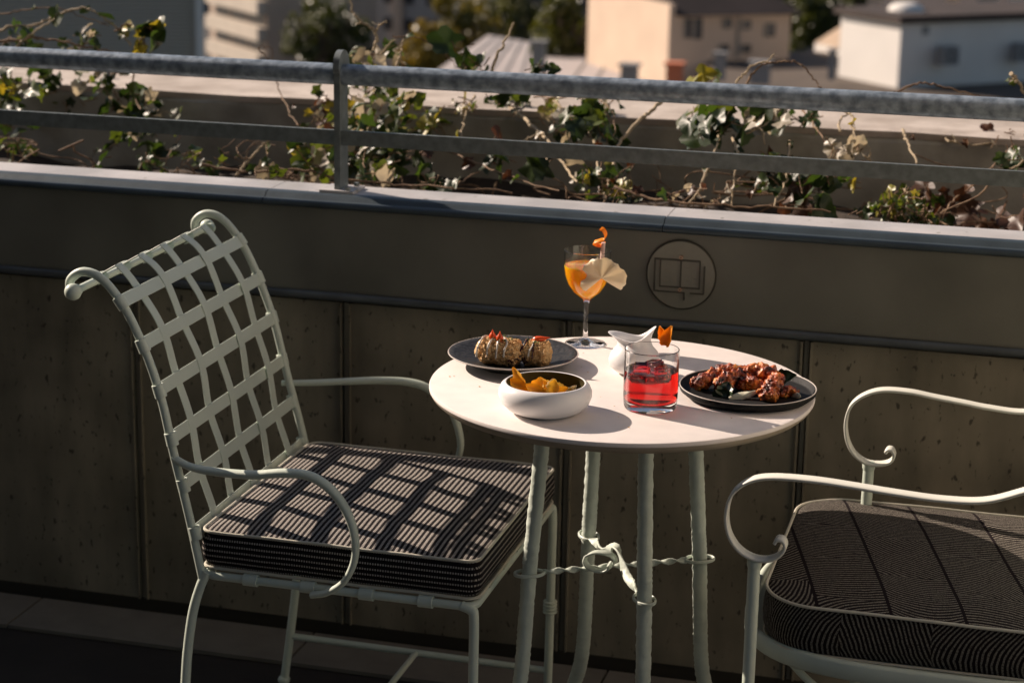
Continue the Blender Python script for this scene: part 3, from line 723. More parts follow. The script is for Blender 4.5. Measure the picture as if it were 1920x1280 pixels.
def croquette(label, c, rx, ry, h, seed, drops, dark):
    t = thing('croquette', label, 'food', c, 'croquettes on the dark plate')
    its = [(c+V((dx*rx*.45, 0, h*.5)), 1, (rx*.66, ry*.95, h*.52), 0) for dx in (-1, 0, 1)]
    blob('crust', its, 'crumb', t, .0014, .0024, 150, seed, None, 1)
    random.seed(seed+77); cg_ = G()
    for i in range(520):                # panko crumbs all over the crust
        d = V((random.gauss(0, 1), random.gauss(0, 1), random.gauss(.2, 1))).normalized(); q = V((d.x*rx*1.0, d.y*ry*.96, h*.5+d.z*h*.52))
        if abs(d.x) < .75: q.x = random.uniform(-.8, .8)*rx; rr = sqrt(d.y*d.y+d.z*d.z) or 1; q.y = d.y/rr*ry*.96; q.z = h*.5+d.z/rr*h*.52
        r_ = random.uniform(.0009, .0027); cg_.ball(c+q, r_, 5, (random.uniform(.7, 1.6), random.uniform(.7, 1.6), 1))
    part('crumb_coat', cg_, 'crumb', t, smooth=False)['kind'] = 'stuff'
    t2 = crumbs(t, c, rx*.9, ry*.85, h, 170, seed); part('topping', t2, 'crumb', t)['kind'] = 'stuff'
    random.seed(seed+5)
    for k in range(4 if not dark else 3):  # sauce runs over the top and down the front
        xx = c.x+rx*(-.75+1.3*k/3.2)+random.uniform(-.003, .003); g = G()
        dd = random.uniform(-.012, .012); pts = [V((xx+dd, c.y+ry*.4, c.z+h*.99)), V((xx+dd*.6+random.uniform(-.004, .004), c.y, c.z+h*1.05)), V((xx+random.uniform(-.004, .004), c.y-ry*.6, c.z+h*.96)), V((xx-.002, c.y-ry*.93, c.z+h*.7)), V((xx-.003, c.y-ry*1.01, c.z+h*(.35+.2*random.random())))]
        g.tube(spline(pts, 6), .0016, 8, scale=[.8+.5*random.random() for _ in range(25)]); part('sauce_drizzle', g, 'dark_sauce' if dark and k != 1 else 'sauce', t)
    for (dx, dy, kind) in drops:
        b = c+V((dx, dy, h*1.0)); r = .0058
        if kind == 'up': pts = [(b+V((0, 0, z)), s) for z, s in ((-.002, .4), (.000, .9), (.003, 1.05), (.006, .95), (.009, .6), (.012, .25), (.0155, .08))]
        else: pts = [(b+V((z*1.0, 0, .004+z*.25)), s) for z, s in ((-.011, .35), (-.008, .85), (-.003, 1), (.003, .8), (.009, .5), (.014, .22), (.018, .06))]
        o = part('pepper_drop', G().tube([p for p, s in pts], r, 12, scale=[s for p, s in pts]), 'red_drop', t)
    g = G()
    for i in range(26):
        a = random.uniform(0, 2*pi); p = c+V((rx*.7*cos(a)*random.random(), ry*.7*sin(a), h*1.02))
        d = V((random.uniform(-1, 1), random.uniform(-1, 1), random.uniform(.1, .8))).normalized()*.004
        g.tube([p, p+d*.6, p+d], .0007, 5)
    part('herb_shred', g, 'herb', t)['kind'] = 'stuff'
    return t
croquette('larger crumbed croquette topped with two red pepper drops, left on the dark plate', PL+V((-.0145, -.0265, .0072)), .0370, .0225, .041, 3, ((-.012, -.003, 'up'), (.002, -.010, 'up')), False)
croquette('smaller crumbed croquette with dark sauce and one pepper drop, right on the dark plate', PL+V((.0425, -.016, .0072)), .0225, .0210, .039, 9, ((.004, 0, 'side'),), True)
g = G(); random.seed(8)
for i in range(40):
    p = PL+V((random.uniform(.002, .030), random.uniform(-.046, .006), .0080+random.uniform(0, .010))); d = V((random.uniform(-1, 1), random.uniform(-1, 1), random.uniform(0, .8))).normalized()*.011
    g.tube(spline([p, p+d*.5+V((0, 0, .003)), p+d], 3), .0012, 5)
single('cabbage_shreds', g, 'dark_sauce', 'dark purple shreds between the two croquettes', 'food', kind='stuff')

# white bowl of orange crisps
BC = V((-.6850, 2.7380, ZT))
bw = thing('white_bowl', 'low white ceramic bowl with olive inside at the front of the table', 'bowl', BC)
part('bowl_body', G().lathe([(0, .0012), (.040, .0), (.044, .0012), (.056, .0065), (.0655, .0160), (.0693, .0262), (.0690, .0340), (.0655, .0415), (.0605, .0455), (.0590, .0460), (.0578, .0452)], BC, 96), 'ceramic', bw, ang=80)
part('bowl_inside', G().lathe([(.0578, .0452), (.0610, .0400), (.0635, .0300), (.0620, .0210), (.052, .0100), (.034, .0060), (0, .0055)], BC, 96), 'bowl_in', bw, ang=80)
def flake(base, dirv, up, ln, w, cur, cup=.25, t=.0012, seed=0):
    """a curled crisp: leaf-shaped patch with thickness"""
    random.seed(seed); dirv = V(dirv).normalized(); s = dirv.cross(V(up)).normalized(); u = s.cross(dirv).normalized(); nu, nv = 10, 6; vs = []
    for i in range(nu+1):
        f = i/nu; ww = w*(sin(pi*min(1, f*.85+.12))**.7)*(1-.35*f)*(1+.12*sin(i*2.1+seed))
        for j in range(nv+1):
            e = (j/nv-.5)*2
            p = V(base)+dirv*(ln*f)+s*(ww*.5*e)+u*(cur*ln*f*f+cup*ww*e*e+.06*w*sin(f*9+e*3+seed))
            vs.append(p)
    g = G(); k = nv+1; n0 = len(vs)
    fs = [(i*k+j, i*k+j+1, (i+1)*k+j+1, (i+1)*k+j) for i in range(nu) for j in range(nv)]
    vs2 = [p-u*t for p in vs]; fs2 = [tuple(n0+q for q in reversed(f)) for f in fs]
    bd = [j for j in range(k)]+[i*k+nv for i in range(1, nu+1)]+[nu*k+j for j in range(nv-1, -1, -1)]+[i*k for i in range(nu-1, 0, -1)]
    side = [(bd[i], bd[(i+1) % len(bd)], n0+bd[(i+1) % len(bd)], n0+bd[i]) for i in range(len(bd))]
    return g.add(vs+vs2, fs+fs2+side)
cr = [((-.030, -.004, .018), (-.55, .25, .75), .040, .015, -.1, 'chip', 'thin pointed orange crisp leaning left in the white bowl'),
      ((-.020, -.022, .020), (-.75, .2, .42), .034, .020, .1, 'chip', 'flat orange crisp lying at the left of the white bowl'),
      ((-.012, -.016, .018), (.35, .2, .9), .026, .022, .15, 'chip', 'upright folded orange crisp left of centre in the white bowl'),
      ((.004, -.024, .020), (-.7, .0, .35), .030, .018, .2, 'chip', 'orange crisp lying across the middle front of the white bowl'),
      ((.010, .000, .018), (.1, .3, .9), .020, .018, .3, 'pale_chip', 'pale cream flake in the middle of the white bowl'),
      ((.016, -.018, .019), (.1, .2, .9), .024, .019, .15, 'chip', 'upright orange crisp right of centre in the white bowl'),
      ((.020, -.012, .020), (.85, -.1, .35), .026, .016, .1, 'chip', 'orange crisp tipping to the right in the white bowl'),
      ((.038, -.016, .020), (.6, .1, .75), .020, .012, .1, 'pale_chip', 'small pale flake at the right rim of the white bowl'),
      ((-.002, .008, .014), (-.3, .2, .6), .024, .022, .2, 'chip', 'orange crisp behind the others in the white bowl')]
for i, (b, d, ln, w, cu, m, lab) in enumerate(cr):
    g = flake(BC+V(b)+V((0, 0, .013)), d, (0, -1, .4), ln, w*1.15, cu, .35, seed=i*3+1); single('crisp', g, m, lab, 'crisp', 'crisps in the white bowl', ang=60)
g = G(); random.seed(2)
for i in range(46): g = g.add(*(lambda f: (f.v, f.f))(flake(BC+V((random.uniform(-.038, .030), random.uniform(-.035, .030), random.uniform(.012, .029))), (random.uniform(-1, 1), random.uniform(-1, 1), .2), (0, 0, 1), .022, .016, .2, .3, seed=i)))
single('crisp_heap', g, 'chip', 'heap of orange crisps at the bottom of the white bowl', 'crisps', kind='stuff', ang=60)

# coupe
CC = V((-.7185, 3.140, ZT))
cg = thing('cocktail_glass', 'tall stemmed cocktail glass of orange drink at the back of the table', 'glass', CC)
outer = [(0, 0), (.0335, 0), (.0345, .0008), (.0335, .0018), (.020, .0035), (.008, .0065), (.0045, .011), (.0036, .025), (.0034, .055), (.0042, .070), (.0065, .0765), (.0125, .0815), (.022, .0895), (.0305, .1020), (.0355, .1160), (.0380, .1320), (.0388, .1480), (.0390, .1600)]
inner = [(.0383, .1604), (.0379, .1480), (.0371, .1320), (.0346, .1165), (.0297, .1030), (.0212, .0912), (.0120, .0838), (0, .0815)]
part('glass_body', G().lathe(outer+inner, CC, 72), 'glass', cg, ang=50)
single('orange_cocktail', G().lathe([(0, .1345), (.0370, .1345), (.0383, .1340), (.0382, .1320), (.0357, .1159), (.0307, .1019), (.0222, .0894), (.0126, .0814), (.0080, .0790), (0, .0790)], CC, 64), 'orange_drink', 'opaque orange drink filling the stemmed cocktail glass', 'drink', org=CC, ang=50)
ps = CC+V((.0260, -.016, .118))
st = single('garnish_stick', G().tube([ps, ps+V((.0035, 0, .060))], .0034, 10), 'stick', 'short pink speckled stick leaning on the cocktail glass rim', 'stick')
# fan-shaped slice hooked on the rim: pleats radiate from its lower middle
g = G(); cen = CC+V((.0335, -.0405, .1235)); nr, na = 9, 44; vs = []
for i in range(nr+1):
    for j in range(na+1):
        d_ = -38+262*j/na; a = radians(d_); f = i/nr
        rr = .0320+.0050*exp_(-((d_-212)/20)**2)+.0015*exp_(-((d_-150)/40)**2)-.0035*exp_(-((d_-62)/9)**2)-.0020*exp_(-((d_-30)/7)**2)+.0045*exp_(-((d_+10)/30)**2)+.0006*sin(d_*.31)+.0014*noise.noise(V((j*.8, 0, 0)))
        rr *= f; x_, z_ = rr*cos(a)*1.06, rr*sin(a)
        vs.append(cen+V((x_, .20*x_ if x_ > 0 else .1*x_, z_))+V((0, .0040*sin(a*6.5)*f+.0010*sin(a*17+2)*f*f+.008*f*f, 0)))
k = na+1; fs = [(i*k+j, (i+1)*k+j, (i+1)*k+j+1, i*k+j+1) for i in range(nr) for j in range(na)]; n0 = len(vs)
g.add(vs+[v+V((0, .0022, 0)) for v in vs], fs+[tuple(n0+q for q in reversed(f)) for f in fs]+[(nr*k+j, nr*k+j+1, n0+nr*k+j+1, n0+nr*k+j) for j in range(na)])
single('dried_fruit_slice', g, 'petal', 'wavy cream dried slice hanging on the cocktail glass', 'garnish', ang=70)
def peel(pts, w, side, seed): 
    return G().ribbon(spline(pts, 8), w, .0020, side)
b = ps+V((.004, 0, .064))
g = peel([b+V(p) for p in ((-.006, 0, .019), (-.001, -.001, .017), (.003, -.002, .010), (.001, -.004, .003), (-.006, -.006, .000), (-.013, -.004, -.003), (-.016, .002, -.006), (-.012, .006, -.010), (-.005, .005, -.010), (.001, .002, -.006))], .010, (.15, 1, .5), 1)
single('orange_twist', g, 'peel', 'curled orange peel twist on the stick above the cocktail glass', 'garnish', ang=60)

# tumbler
UC = V((-.5410, 2.809, ZT))
tg_ = thing('tumbler', 'straight clear tumbler of red drink with ice on the front of the table', 'glass', UC)
R1 = .0408
part('glass_body', G().lathe([(0, .0004), (.036, 0), (.0385, .0012), (.0398, .005), (R1, .020), (R1, .0905), (R1-.0007, .0915), (R1-.0014, .0910), (R1-.0018, .020), (R1-.0035, .0140), (R1-.008, .0118), (0, .0110)], UC, 80), 'glass', tg_, ang=30)
single('red_cocktail', G().lathe([(0, .0590), (R1-.0015, .0590), (R1-.0015, .020), (R1-.0032, .0137), (R1-.0079, .0115), (0, .0107)], UC, 72), 'red_drink', 'transparent red drink in the straight tumbler', 'drink', org=UC, ang=50)
random.seed(21)
for i, (dx, dy, dz, a, lab) in enumerate(((-.014, -.010, .056, 12, 'ice cube floating left in the red drink'), (.015, -.012, .058, 38, 'ice cube floating right at the front of the red drink'), (.002, .014, .057, 65, 'ice cube floating at the back of the red drink'))):
    m = Matrix.Translation(UC+V((dx, dy, dz))) @ Matrix.Rotation(radians(a), 4, 'Z') @ Matrix.Rotation(radians(18-14*i), 4, 'X')
    bm = bmesh.new(); bmesh.ops.create_cube(bm, size=.024); bmesh.ops.bevel(bm, geom=bm.edges[:], offset=.003, segments=3, affect='EDGES')
    g = G(); g.add([m @ v.co for v in bm.verts], [tuple(v.index for v in f.verts) for f in bm.faces]); bm.free()
    single('ice_cube', g, 'ice', lab, 'ice cube', 'ice cubes in the red drink', ang=50)
b = UC+V((.0130, .0370, .0900))
f1 = flake(b, (-.38, 0, 1), (.2, -1, 0), .028, .017, -.05, .5, .0025, 61); f2 = flake(b+V((.001, -.004, -.002)), (.22, -.05, 1), (-.3, -1, 0), .032, .021, -.05, .5, .0025, 62)
g = G(); g.add(f1.v, f1.f); g.add(f2.v, f2.f)
single('orange_peel', g, 'peel', 'folded orange peel on the rim of the red tumbler', 'garnish', ang=60)

# milk jug
JC = V((-.6040, 2.990, ZT))
g = G(); prof = [(0, .001), (.022, 0), (.030, .004), (.0390, .012), (.0410, .022), (.0375, .033), (.0290, .043), (.0235, .050), (.0240, .056), (.0275, .062)]
k = 48; vs = []; th = .0022
def lipped(r, z, a, f):
    s = max(0, cos(a-pi))**3*f; h = max(0, cos(a-.1))**2*f
    rr = r+s*.016+h*.006; return V((JC.x+rr*cos(a), JC.y+rr*sin(a)*(1-.15*f), JC.z+z+h*.016+s*.002-.006*f*abs(sin(a))**2))
P1 = [(r, z, max(0, (z-.046)/.016)) for r, z in prof]; P2 = [(max(0, r-th), z+(th if r < .03 and z < .01 else 0), f) for r, z, f in reversed(P1)]
al = P1+P2
for (r, z, f) in al:
    for j in range(k): vs.append(lipped(max(r, 1e-5), z, 2*pi*j/k, f))
g.add(vs, [(i*k+j, i*k+(j+1) % k, (i+1)*k+(j+1) % k, (i+1)*k+j) for i in range(len(al)-1) for j in range(k)])
single('milk_jug', g, 'ceramic', 'small white ceramic jug with flared lip behind the red tumbler', 'jug', org=JC, ang=70)

# black plate with chicken
PR = V((-.4115, 2.9185, ZT))
bp = thing('black_plate', 'flat black round plate with raised rim on the right of the table under roast chicken', 'plate', PR)
part('plate_body', G().lathe([(0, .0), (.090, 0), (.0935, .001), (.1035, .009), (.1048, .0150), (.1040, .0160), (.1028, .0155), (.0985, .0075), (.0945, .0062), (0, .0060)], PR, 96), 'black_plate', bp, ang=60)
part('rim', G().tube([PR+V((.1036*cos(a), .1036*sin(a), .0157)) for a in [2*pi*i/96 for i in range(96)]], .0009, 6, closed=True), 'plate_rim', bp)
def wing(label, pts, seed, ridge=None):
    c = V(pts[0][0]); t = thing('chicken_piece', label, 'food', PR+V((c.x, c.y, .006)), 'chicken pieces on the black plate')
    its = []
    P = [(PR+V((p[0], p[1], p[2]+.0085)), r) for p, r in pts]
    for i in range(len(P)-1):
        for f in (0, .33, .66): its.append((P[i][0].lerp(P[i+1][0], f), 1, (lambda r: (r, r*.95, r*.85))(P[i][1]*(1-f)+P[i+1][1]*f), 0))
    its.append((P[-1][0], 1, (P[-1][1], P[-1][1]*.95, P[-1][1]*.85), 0))
    blob('flesh', its, 'roast', t, .0014, .0050, 110, seed, ridge, 1)
    return t
wing('long roast chicken wing at the left end of the black plate', [((-.074, -.012, .008), .013), ((-.062, .000, .013), .012), ((-.044, .014, .023), .012), ((-.026, .020, .024), .011)], 1)
wing('roast chicken piece with crisp ruffled skin second from the left', [((-.036, -.012, .008), .015), ((-.030, .000, .017), .014), ((-.018, .010, .018), .012)], 2, ((1, 0, .5), 900, .0008))
wing('low roast chicken piece in the middle of the heap', [((-.010, .008, .010), .014), ((.006, .000, .013), .012), ((.020, -.004, .010), .010)], 3)
wing('browned roast chicken piece at the back of the heap', [((-.010, .026, .018), .014), ((.008, .027, .025), .014), ((.028, .022, .024), .0135)], 4)
wing('plump roast drumstick with ridged skin at the right front', [((.036, -.034, .007), .0155), ((.041, -.018, .014), .0150), ((.044, -.002, .021), .0115), ((.040, .010, .022), .008)], 5, ((.3, 1, .2), 800, .0013))
wing('small pale roast piece lying at the right of the drumstick', [((.058, -.008, .006), .010), ((.068, .000, .006), .009)], 6)
for i, (c, d, ln, w, lab) in enumerate((((-.030, -.038, .006), (.1, .25, .75), .024, .030, 'dark cooked green leaf standing at the front of the chicken'),
                                     ((-.046, -.042, .004), (1, .1, .25), .035, .024, 'dark cooked green leaf lying at the front of the black plate'),
                                     ((.040, .026, .022), (.8, -.2, .4), .030, .028, 'dark green leaf on top at the back right of the chicken'))):
    single('green_leaf', flake(PR+V(c), d, (0, -1, .6), ln, w, -.3, .4, seed=i+40), 'leaf_veg', lab, 'vegetable', 'cooked greens on the black plate', ang=70)
for i, (c, d, ln, w, lab) in enumerate((((-.022, -.047, .005), (.9, .25, .35), .042, .018, 'pale onion wedge in front of the chicken on the black plate'),
                                     ((.058, .012, .012), (.65, -.75, .0), .034, .018, 'pale onion wedge at the right of the chicken on the black plate'))):
    single('onion_wedge', flake(PR+V(c)+V((0, 0, .004)), d, (0, -.5, 1), ln, w, -.15, -.35, .003, seed=i+50), 'onion', lab, 'vegetable', 'onion wedges on the black plate', ang=70)

# a few crumbs and herb flecks on the table
random.seed(31); g = G()
for i in range(46):
    a = random.uniform(0, 2*pi); r_ = random.choice((.11, .118, .125, .14)); c0 = random.choice((PL, BC, PR)); p = V((c0.x+r_*cos(a), c0.y+r_*sin(a), .7406))
    if (p.x-TC.x)**2+(p.y-TC.y)**2 > (TR-.01)**2: continue
    g.ball(p, random.uniform(.0005, .0013), 6, (1.3, 1, .6))
single('crumbs', g, 'crumb', 'tiny crumbs scattered on the tabletop round the plates', 'crumbs', kind='stuff')

# ================================================================== IVY
def ivy_leaf(seed, lobes=5):
    random.seed(seed); g = G(); n = 20; pts = []
    for i in range(n):
        a = 2*pi*i/n; t = (a % (2*pi))
        r = .76+.24*abs(cos((a)*lobes/2))**1.2
        if abs(a-pi) < .35: r = .45                 # notch at the stalk
        if i == 0: r = 1.15
        r *= random.uniform(.9, 1.08); x_, y_ = r*cos(a), r*sin(a)*.92
        pts.append(V((x_+.35, y_, .22*abs(y_)+.10*sin(a*3+seed)-.18*max(0, x_)**2)))
    c = V((.3, 0, 0)); mid = [c.lerp(p, .55)+V((0, 0, .03*(-1)**i)) for i, p in enumerate(pts)]
    g.add([c]+mid+pts, [(0, 1+i, 1+(i+1) % n) for i in range(n)]+[(1+i, 1+n+i, 1+n+(i+1) % n, 1+(i+1) % n) for i in range(n)])
    return g
LM = {}
for mk in 'abcde':
    for s in range(3): LM[mk, s] = mesh('leaf', ivy_leaf(s*7+3, (5, 3, 5)[s]), 'leaf_'+mk, ang=180)
crumple = {}
def plant(name, label, cat, clusters, stems, seed, group='ivy along the planter'):
    rnd = random.Random(seed); random.seed(seed)
    ca = clusters[0] if clusters else None
    u0, v0, y0 = (ca[0], ca[1], (ca[4][0]+ca[4][1])/2) if ca else (stems[0][0][0][0], stems[0][0][0][1], stems[0][0][0][2])
    b = ony(u0, v0, y0); root = thing(name, label, cat, (b.x, b.y, .70), group); org = V((b.x, b.y, .70))
    cnt = [0]; clusters = [(a_, b_, c_, d_, e_, int(n_*1.25), k_+('a' if 'a' in k_ else '')+('a' if 'aa' in k_ else ''), z_) for a_, b_, c_, d_, e_, n_, k_, z_ in clusters]
    def put_leaf(p, size, kinds):
        mk = rnd.choice(kinds); o = link('leaf', LM[mk, rnd.randrange(3)], root, p-org)
        nrm = V((rnd.gauss(-.35, .6), rnd.gauss(-.35, .6), rnd.gauss(.5, .5))).normalized()
        q = nrm.to_track_quat('Z', 'X').to_matrix() @ Matrix.Rotation(rnd.uniform(0, 2*pi), 3, 'Z')
        o.rotation_mode = 'QUATERNION'; o.rotation_quaternion = q.to_quaternion(); o.scale = (size*.64,)*3; cnt[0] += 1
    for (pts, r, m, nl, kinds, size) in stems:
        path = [ony(u, v, y) for u, v, y in pts]; path = spline(path, 7)
        path = [p+V((rnd.gauss(0, .0015), rnd.gauss(0, .0015), rnd.gauss(0, .0015))) for p in path]
        n = len(path); part('stem', G().tube(path, r, 7, scale=[1.15-.55*i/n for i in range(n)]), m, root)
        for i in range(nl):
            p = path[int(rnd.uniform(.1, 1)*(n-1))]; d = V((rnd.gauss(0, 1), rnd.gauss(0, .8), rnd.gauss(.1, .8))).normalized()*rnd.uniform(.008, .022)
            part('leaf_stalk', G().tube([p, p+d*.6+V((0, 0, .002)), p+d], .0008, 5), m, root); put_leaf(p+d, size*rnd.uniform(.7, 1.25), kinds)
    for (u, v, ru, rv, (ya, yb), nl, kinds, size) in clusters:
        tw = G(); left = nl
        while left > 0:
            a = rnd.uniform(0, 2*pi); rr = rnd.random()**.6; y = rnd.uniform(ya, yb)
            p = ony(u+ru*rr*cos(a), v+rv*rr*sin(a), y); d = V((rnd.gauss(0, 1), rnd.gauss(0, .5), rnd.gauss(0, .6))).normalized(); pts = [p.copy()]
            for k in range(5):
                d = (d+V((rnd.gauss(0, .45), rnd.gauss(0, .3), rnd.gauss(-.05, .4)))).normalized(); q = pts[-1]+d*rnd.uniform(.012, .024)
                q.y = min(4.9, max(3.60, q.y)); pts.append(q)
                uu, vv = proj(q)
                if ((uu-u)/ru)**2+((vv-v)/rv)**2 > 1.35: break
                e = V((rnd.gauss(0, 1), rnd.gauss(0, 1), rnd.gauss(.2, .8))).normalized()*rnd.uniform(.006, .016)
                tw.tube([q, q+e], .0007, 5); put_leaf(q+e, size*rnd.uniform(.55, 1.3), kinds); left -= 1
                if left <= 0: break
            if len(pts) > 1: tw.tube(spline(pts, 4), .0013, 6)
        part('twigs', tw, 'stem', root)['kind'] = 'stuff'
    return root
SP, SB = 'stem_pale', 'stem'
plant('ivy', 'leafy ivy mass with arching stems at the far left of the planter', 'ivy',
  [(70, 175, 95, 45, (4.0, 4.5), 75, 'aabbbcc', .034), (215, 165, 60, 32, (4.1, 4.5), 26, 'aabbcd', .034), (20, 250, 40, 40, (3.8, 4.2), 10, 'aab', .03), (15, 285, 40, 14, (3.75, 3.9), 8, 'bb', .02),
   (150, 75, 35, 22, (4.0, 4.3), 9, 'abd', .028), (50, 70, 40, 25, (4.0, 4.3), 6, 'abd', .026)],
  [([(-20, 62, 4.0), (25, 50, 4.0), (60, 48, 4.05), (100, 32, 4.1), (150, 16, 4.1), (178, 22, 4.1), (215, 50, 4.1), (245, 85, 4.15)], .0030, SP, 4, 'ad', .03),
   ([(-10, 80, 4.0), (60, 72, 4.0), (120, 78, 4.0), (170, 92, 4.05), (230, 100, 4.1)], .0028, SB, 5, 'abd', .026),
   ([(30, 90, 4.0), (60, 62, 4.0), (92, 42, 4.05), (110, 30, 4.1)], .0030, SP, 1, 'a', .05),
   ([(215, 60, 4.1), (240, 45, 4.1), (262, 62, 4.1), (270, 95, 4.15), (245, 130, 4.15)], .0020, SB, 3, 'abc', .03),
   ([(-10, 30, 4.1), (40, 20, 4.1), (100, 14, 4.1), (150, 30, 4.1), (205, 50, 4.1)], .0016, SB, 2, 'b', .02)], 1)
plant('ivy', 'dark ivy clump hanging down the planter left of the rail post', 'ivy',
  [(250, 215, 70, 40, (4.0, 4.3), 30, 'aaabd', .034), (230, 280, 80, 34, (3.85, 4.2), 26, 'aaabd', .030), (272, 62, 26, 28, (4.0, 4.1), 6, 'aac', .046), (345, 305, 70, 16, (3.74, 3.9), 14, 'abb', .024)],
  [([(262, 205, 4.1), (250, 160, 4.15), (255, 110, 4.1), (265, 70, 4.05)], .0022, SB, 2, 'ac', .04),
   ([(345, 240, 4.2), (330, 270, 4.1), (310, 300, 3.9)], .002, SB, 4, 'ab', .026)], 2)
plant('dry_ivy_stem', 'bare curling brown ivy stem with one dry leaf left of the rail post', 'ivy',
  [], [([(442, 328, 3.78), (465, 302, 3.8), (485, 280, 3.82), (505, 264, 3.85), (530, 262, 3.9), (570, 240, 4.0)], .0026, SP, 0, 'e', .03),
   ([(470, 300, 3.8), (450, 292, 3.8), (445, 275, 3.82), (460, 264, 3.84), (480, 270, 3.85)], .0016, SB, 0, 'e', .03),
   ([(500, 270, 3.84), (500, 295, 3.8), (497, 312, 3.78), (480, 318, 3.77)], .0014, SB, 1, 'd', .05),
   ([(518, 150, 4.25), (528, 180, 4.22), (545, 215, 4.1), (560, 235, 4.0)], .0014, SB, 2, 'e', .016),
   ([(505, 110, 4.25), (485, 95, 4.25), (487, 88, 4.25), (510, 92, 4.25), (512, 115, 4.25)], .0012, SB, 0, 'e', .016)], 3)
plant('ivy', 'densest ivy clump spilling over the planter just right of the rail post', 'ivy',
  [(700, 200, 62, 42, (3.9, 4.4), 85, 'aabbcdd', .030), (700, 285, 80, 45, (3.8, 4.2), 95, 'aaaabd', .034), (585, 300, 42, 36, (3.76, 4.0), 26, 'abbcd', .034), (608, 215, 22, 40, (3.9, 4.2), 20, 'bcde', .024),
   (795, 235, 40, 26, (4.0, 4.3), 14, 'aabc', .034), (808, 342, 34, 12, (3.74, 3.85), 10, 'aad', .034), (690, 105, 28, 18, (4.0, 4.2), 14, 'bbcdd', .028), (745, 100, 36, 26, (4.1, 4.3), 8, 'abd', .026)],
  [([(700, 95, 4.05), (706, 68, 4.05), (694, 50, 4.05), (676, 40, 4.05), (662, 22, 4.05), (655, -8, 4.05)], .0030, SP, 0, 'd', .01),
   ([(704, 62, 4.05), (712, 48, 4.05), (724, 40, 4.05)], .0022, SP, 1, 'd', .012), ([(676, 42, 4.05), (668, 46, 4.05)], .002, SP, 0, 'd', .01),
   ([(706, 122, 4.1), (716, 98, 4.1), (740, 76, 4.1)], .0026, SP, 0, 'd', .02), ([(745, 122, 4.1), (752, 95, 4.1), (758, 72, 4.1)], .0028, SP, 0, 'd', .02),
   ([(735, 70, 4.1), (770, 70, 4.15), (800, 78, 4.2), (830, 100, 4.2), (855, 122, 4.2), (880, 135, 4.2)], .0014, SB, 1, 'a', .02)], 4)
plant('ivy', 'sparse ivy stems with dark leaves between the rail post and the emblem', 'ivy',
  [(870, 88, 14, 14, (4.15, 4.2), 2, 'a', .058), (1022, 128, 20, 14, (4.1, 4.2), 4, 'aac', .044), (895, 128, 24, 10, (4.1, 4.2), 5, 'ab', .026), (985, 200, 80, 14, (4.1, 4.5), 24, 'abcd', .032), (1090, 235, 70, 22, (4.0, 4.2), 28, 'aabbd', .038),
   (935, 285, 22, 30, (3.9, 4.1), 6, 'ae', .040), (1120, 195, 34, 22, (4.1, 4.3), 10, 'abbd', .040), (1150, 345, 66, 30, (3.76, 3.95), 32, 'aabbce', .024), (1015, 305, 20, 14, (3.9, 4.0), 3, 'a', .045), (870, 200, 14, 34, (4.0, 4.2), 7, 'bcd', .020)],
  [([(918, 145, 4.15), (932, 105, 4.15), (948, 75, 4.15), (964, 44, 4.15)], .0032, SP, 0, 'd', .02),
   ([(868, 170, 4.2), (870, 205, 4.15), (868, 235, 4.1), (860, 262, 4.0)], .0022, SP, 2, 'c', .02), ([(890, 178, 4.2), (878, 200, 4.15), (872, 222, 4.1)], .0024, SP, 0, 'c', .02),
   ([(950, 195, 4.3), (985, 225, 4.2), (1008, 245, 4.1), (1022, 258, 4.0), (1045, 290, 3.95), (1065, 318, 3.9), (1082, 345, 3.8)], .0036, SP, 3, 'abd', .03),
   ([(975, 272, 4.0), (995, 258, 4.0), (1020, 254, 4.0)], .0026, SP, 0, 'd', .02), ([(1010, 252, 4.0), (1018, 275, 3.98), (1025, 300, 3.9)], .0022, SP, 1, 'd', .02),
   ([(1080, 205, 4.15), (1100, 240, 4.1), (1118, 270, 4.0), (1120, 310, 3.9), (1130, 345, 3.8)], .0028, SP, 5, 'abe', .028),
   ([(1040, 190, 4.2), (1060, 205, 4.15), (1085, 218, 4.1)], .0026, SP, 1, 'd', .02), ([(1088, 340, 3.8), (1110, 342, 3.8), (1128, 355, 3.8), (1135, 375, 3.76)], .0028, SP, 0, 'd', .02),
   ([(1240, 190, 4.1), (1212, 215, 4.05), (1185, 240, 4.0), (1160, 272, 3.95), (1145, 320, 3.85), (1140, 352, 3.8)], .0038, SP, 2, 'bd', .02),
   ([(850, 350, 3.76), (880, 330, 3.9), (905, 318, 3.95), (930, 295, 4.0)], .0014, SB, 2, 'ae', .03), ([(1000, 180, 4.25), (1050, 184, 4.2), (1110, 182, 4.2), (1150, 215, 4.1), (1150, 260, 4.0)], .0018, SB, 5, 'abd', .024)], 5)
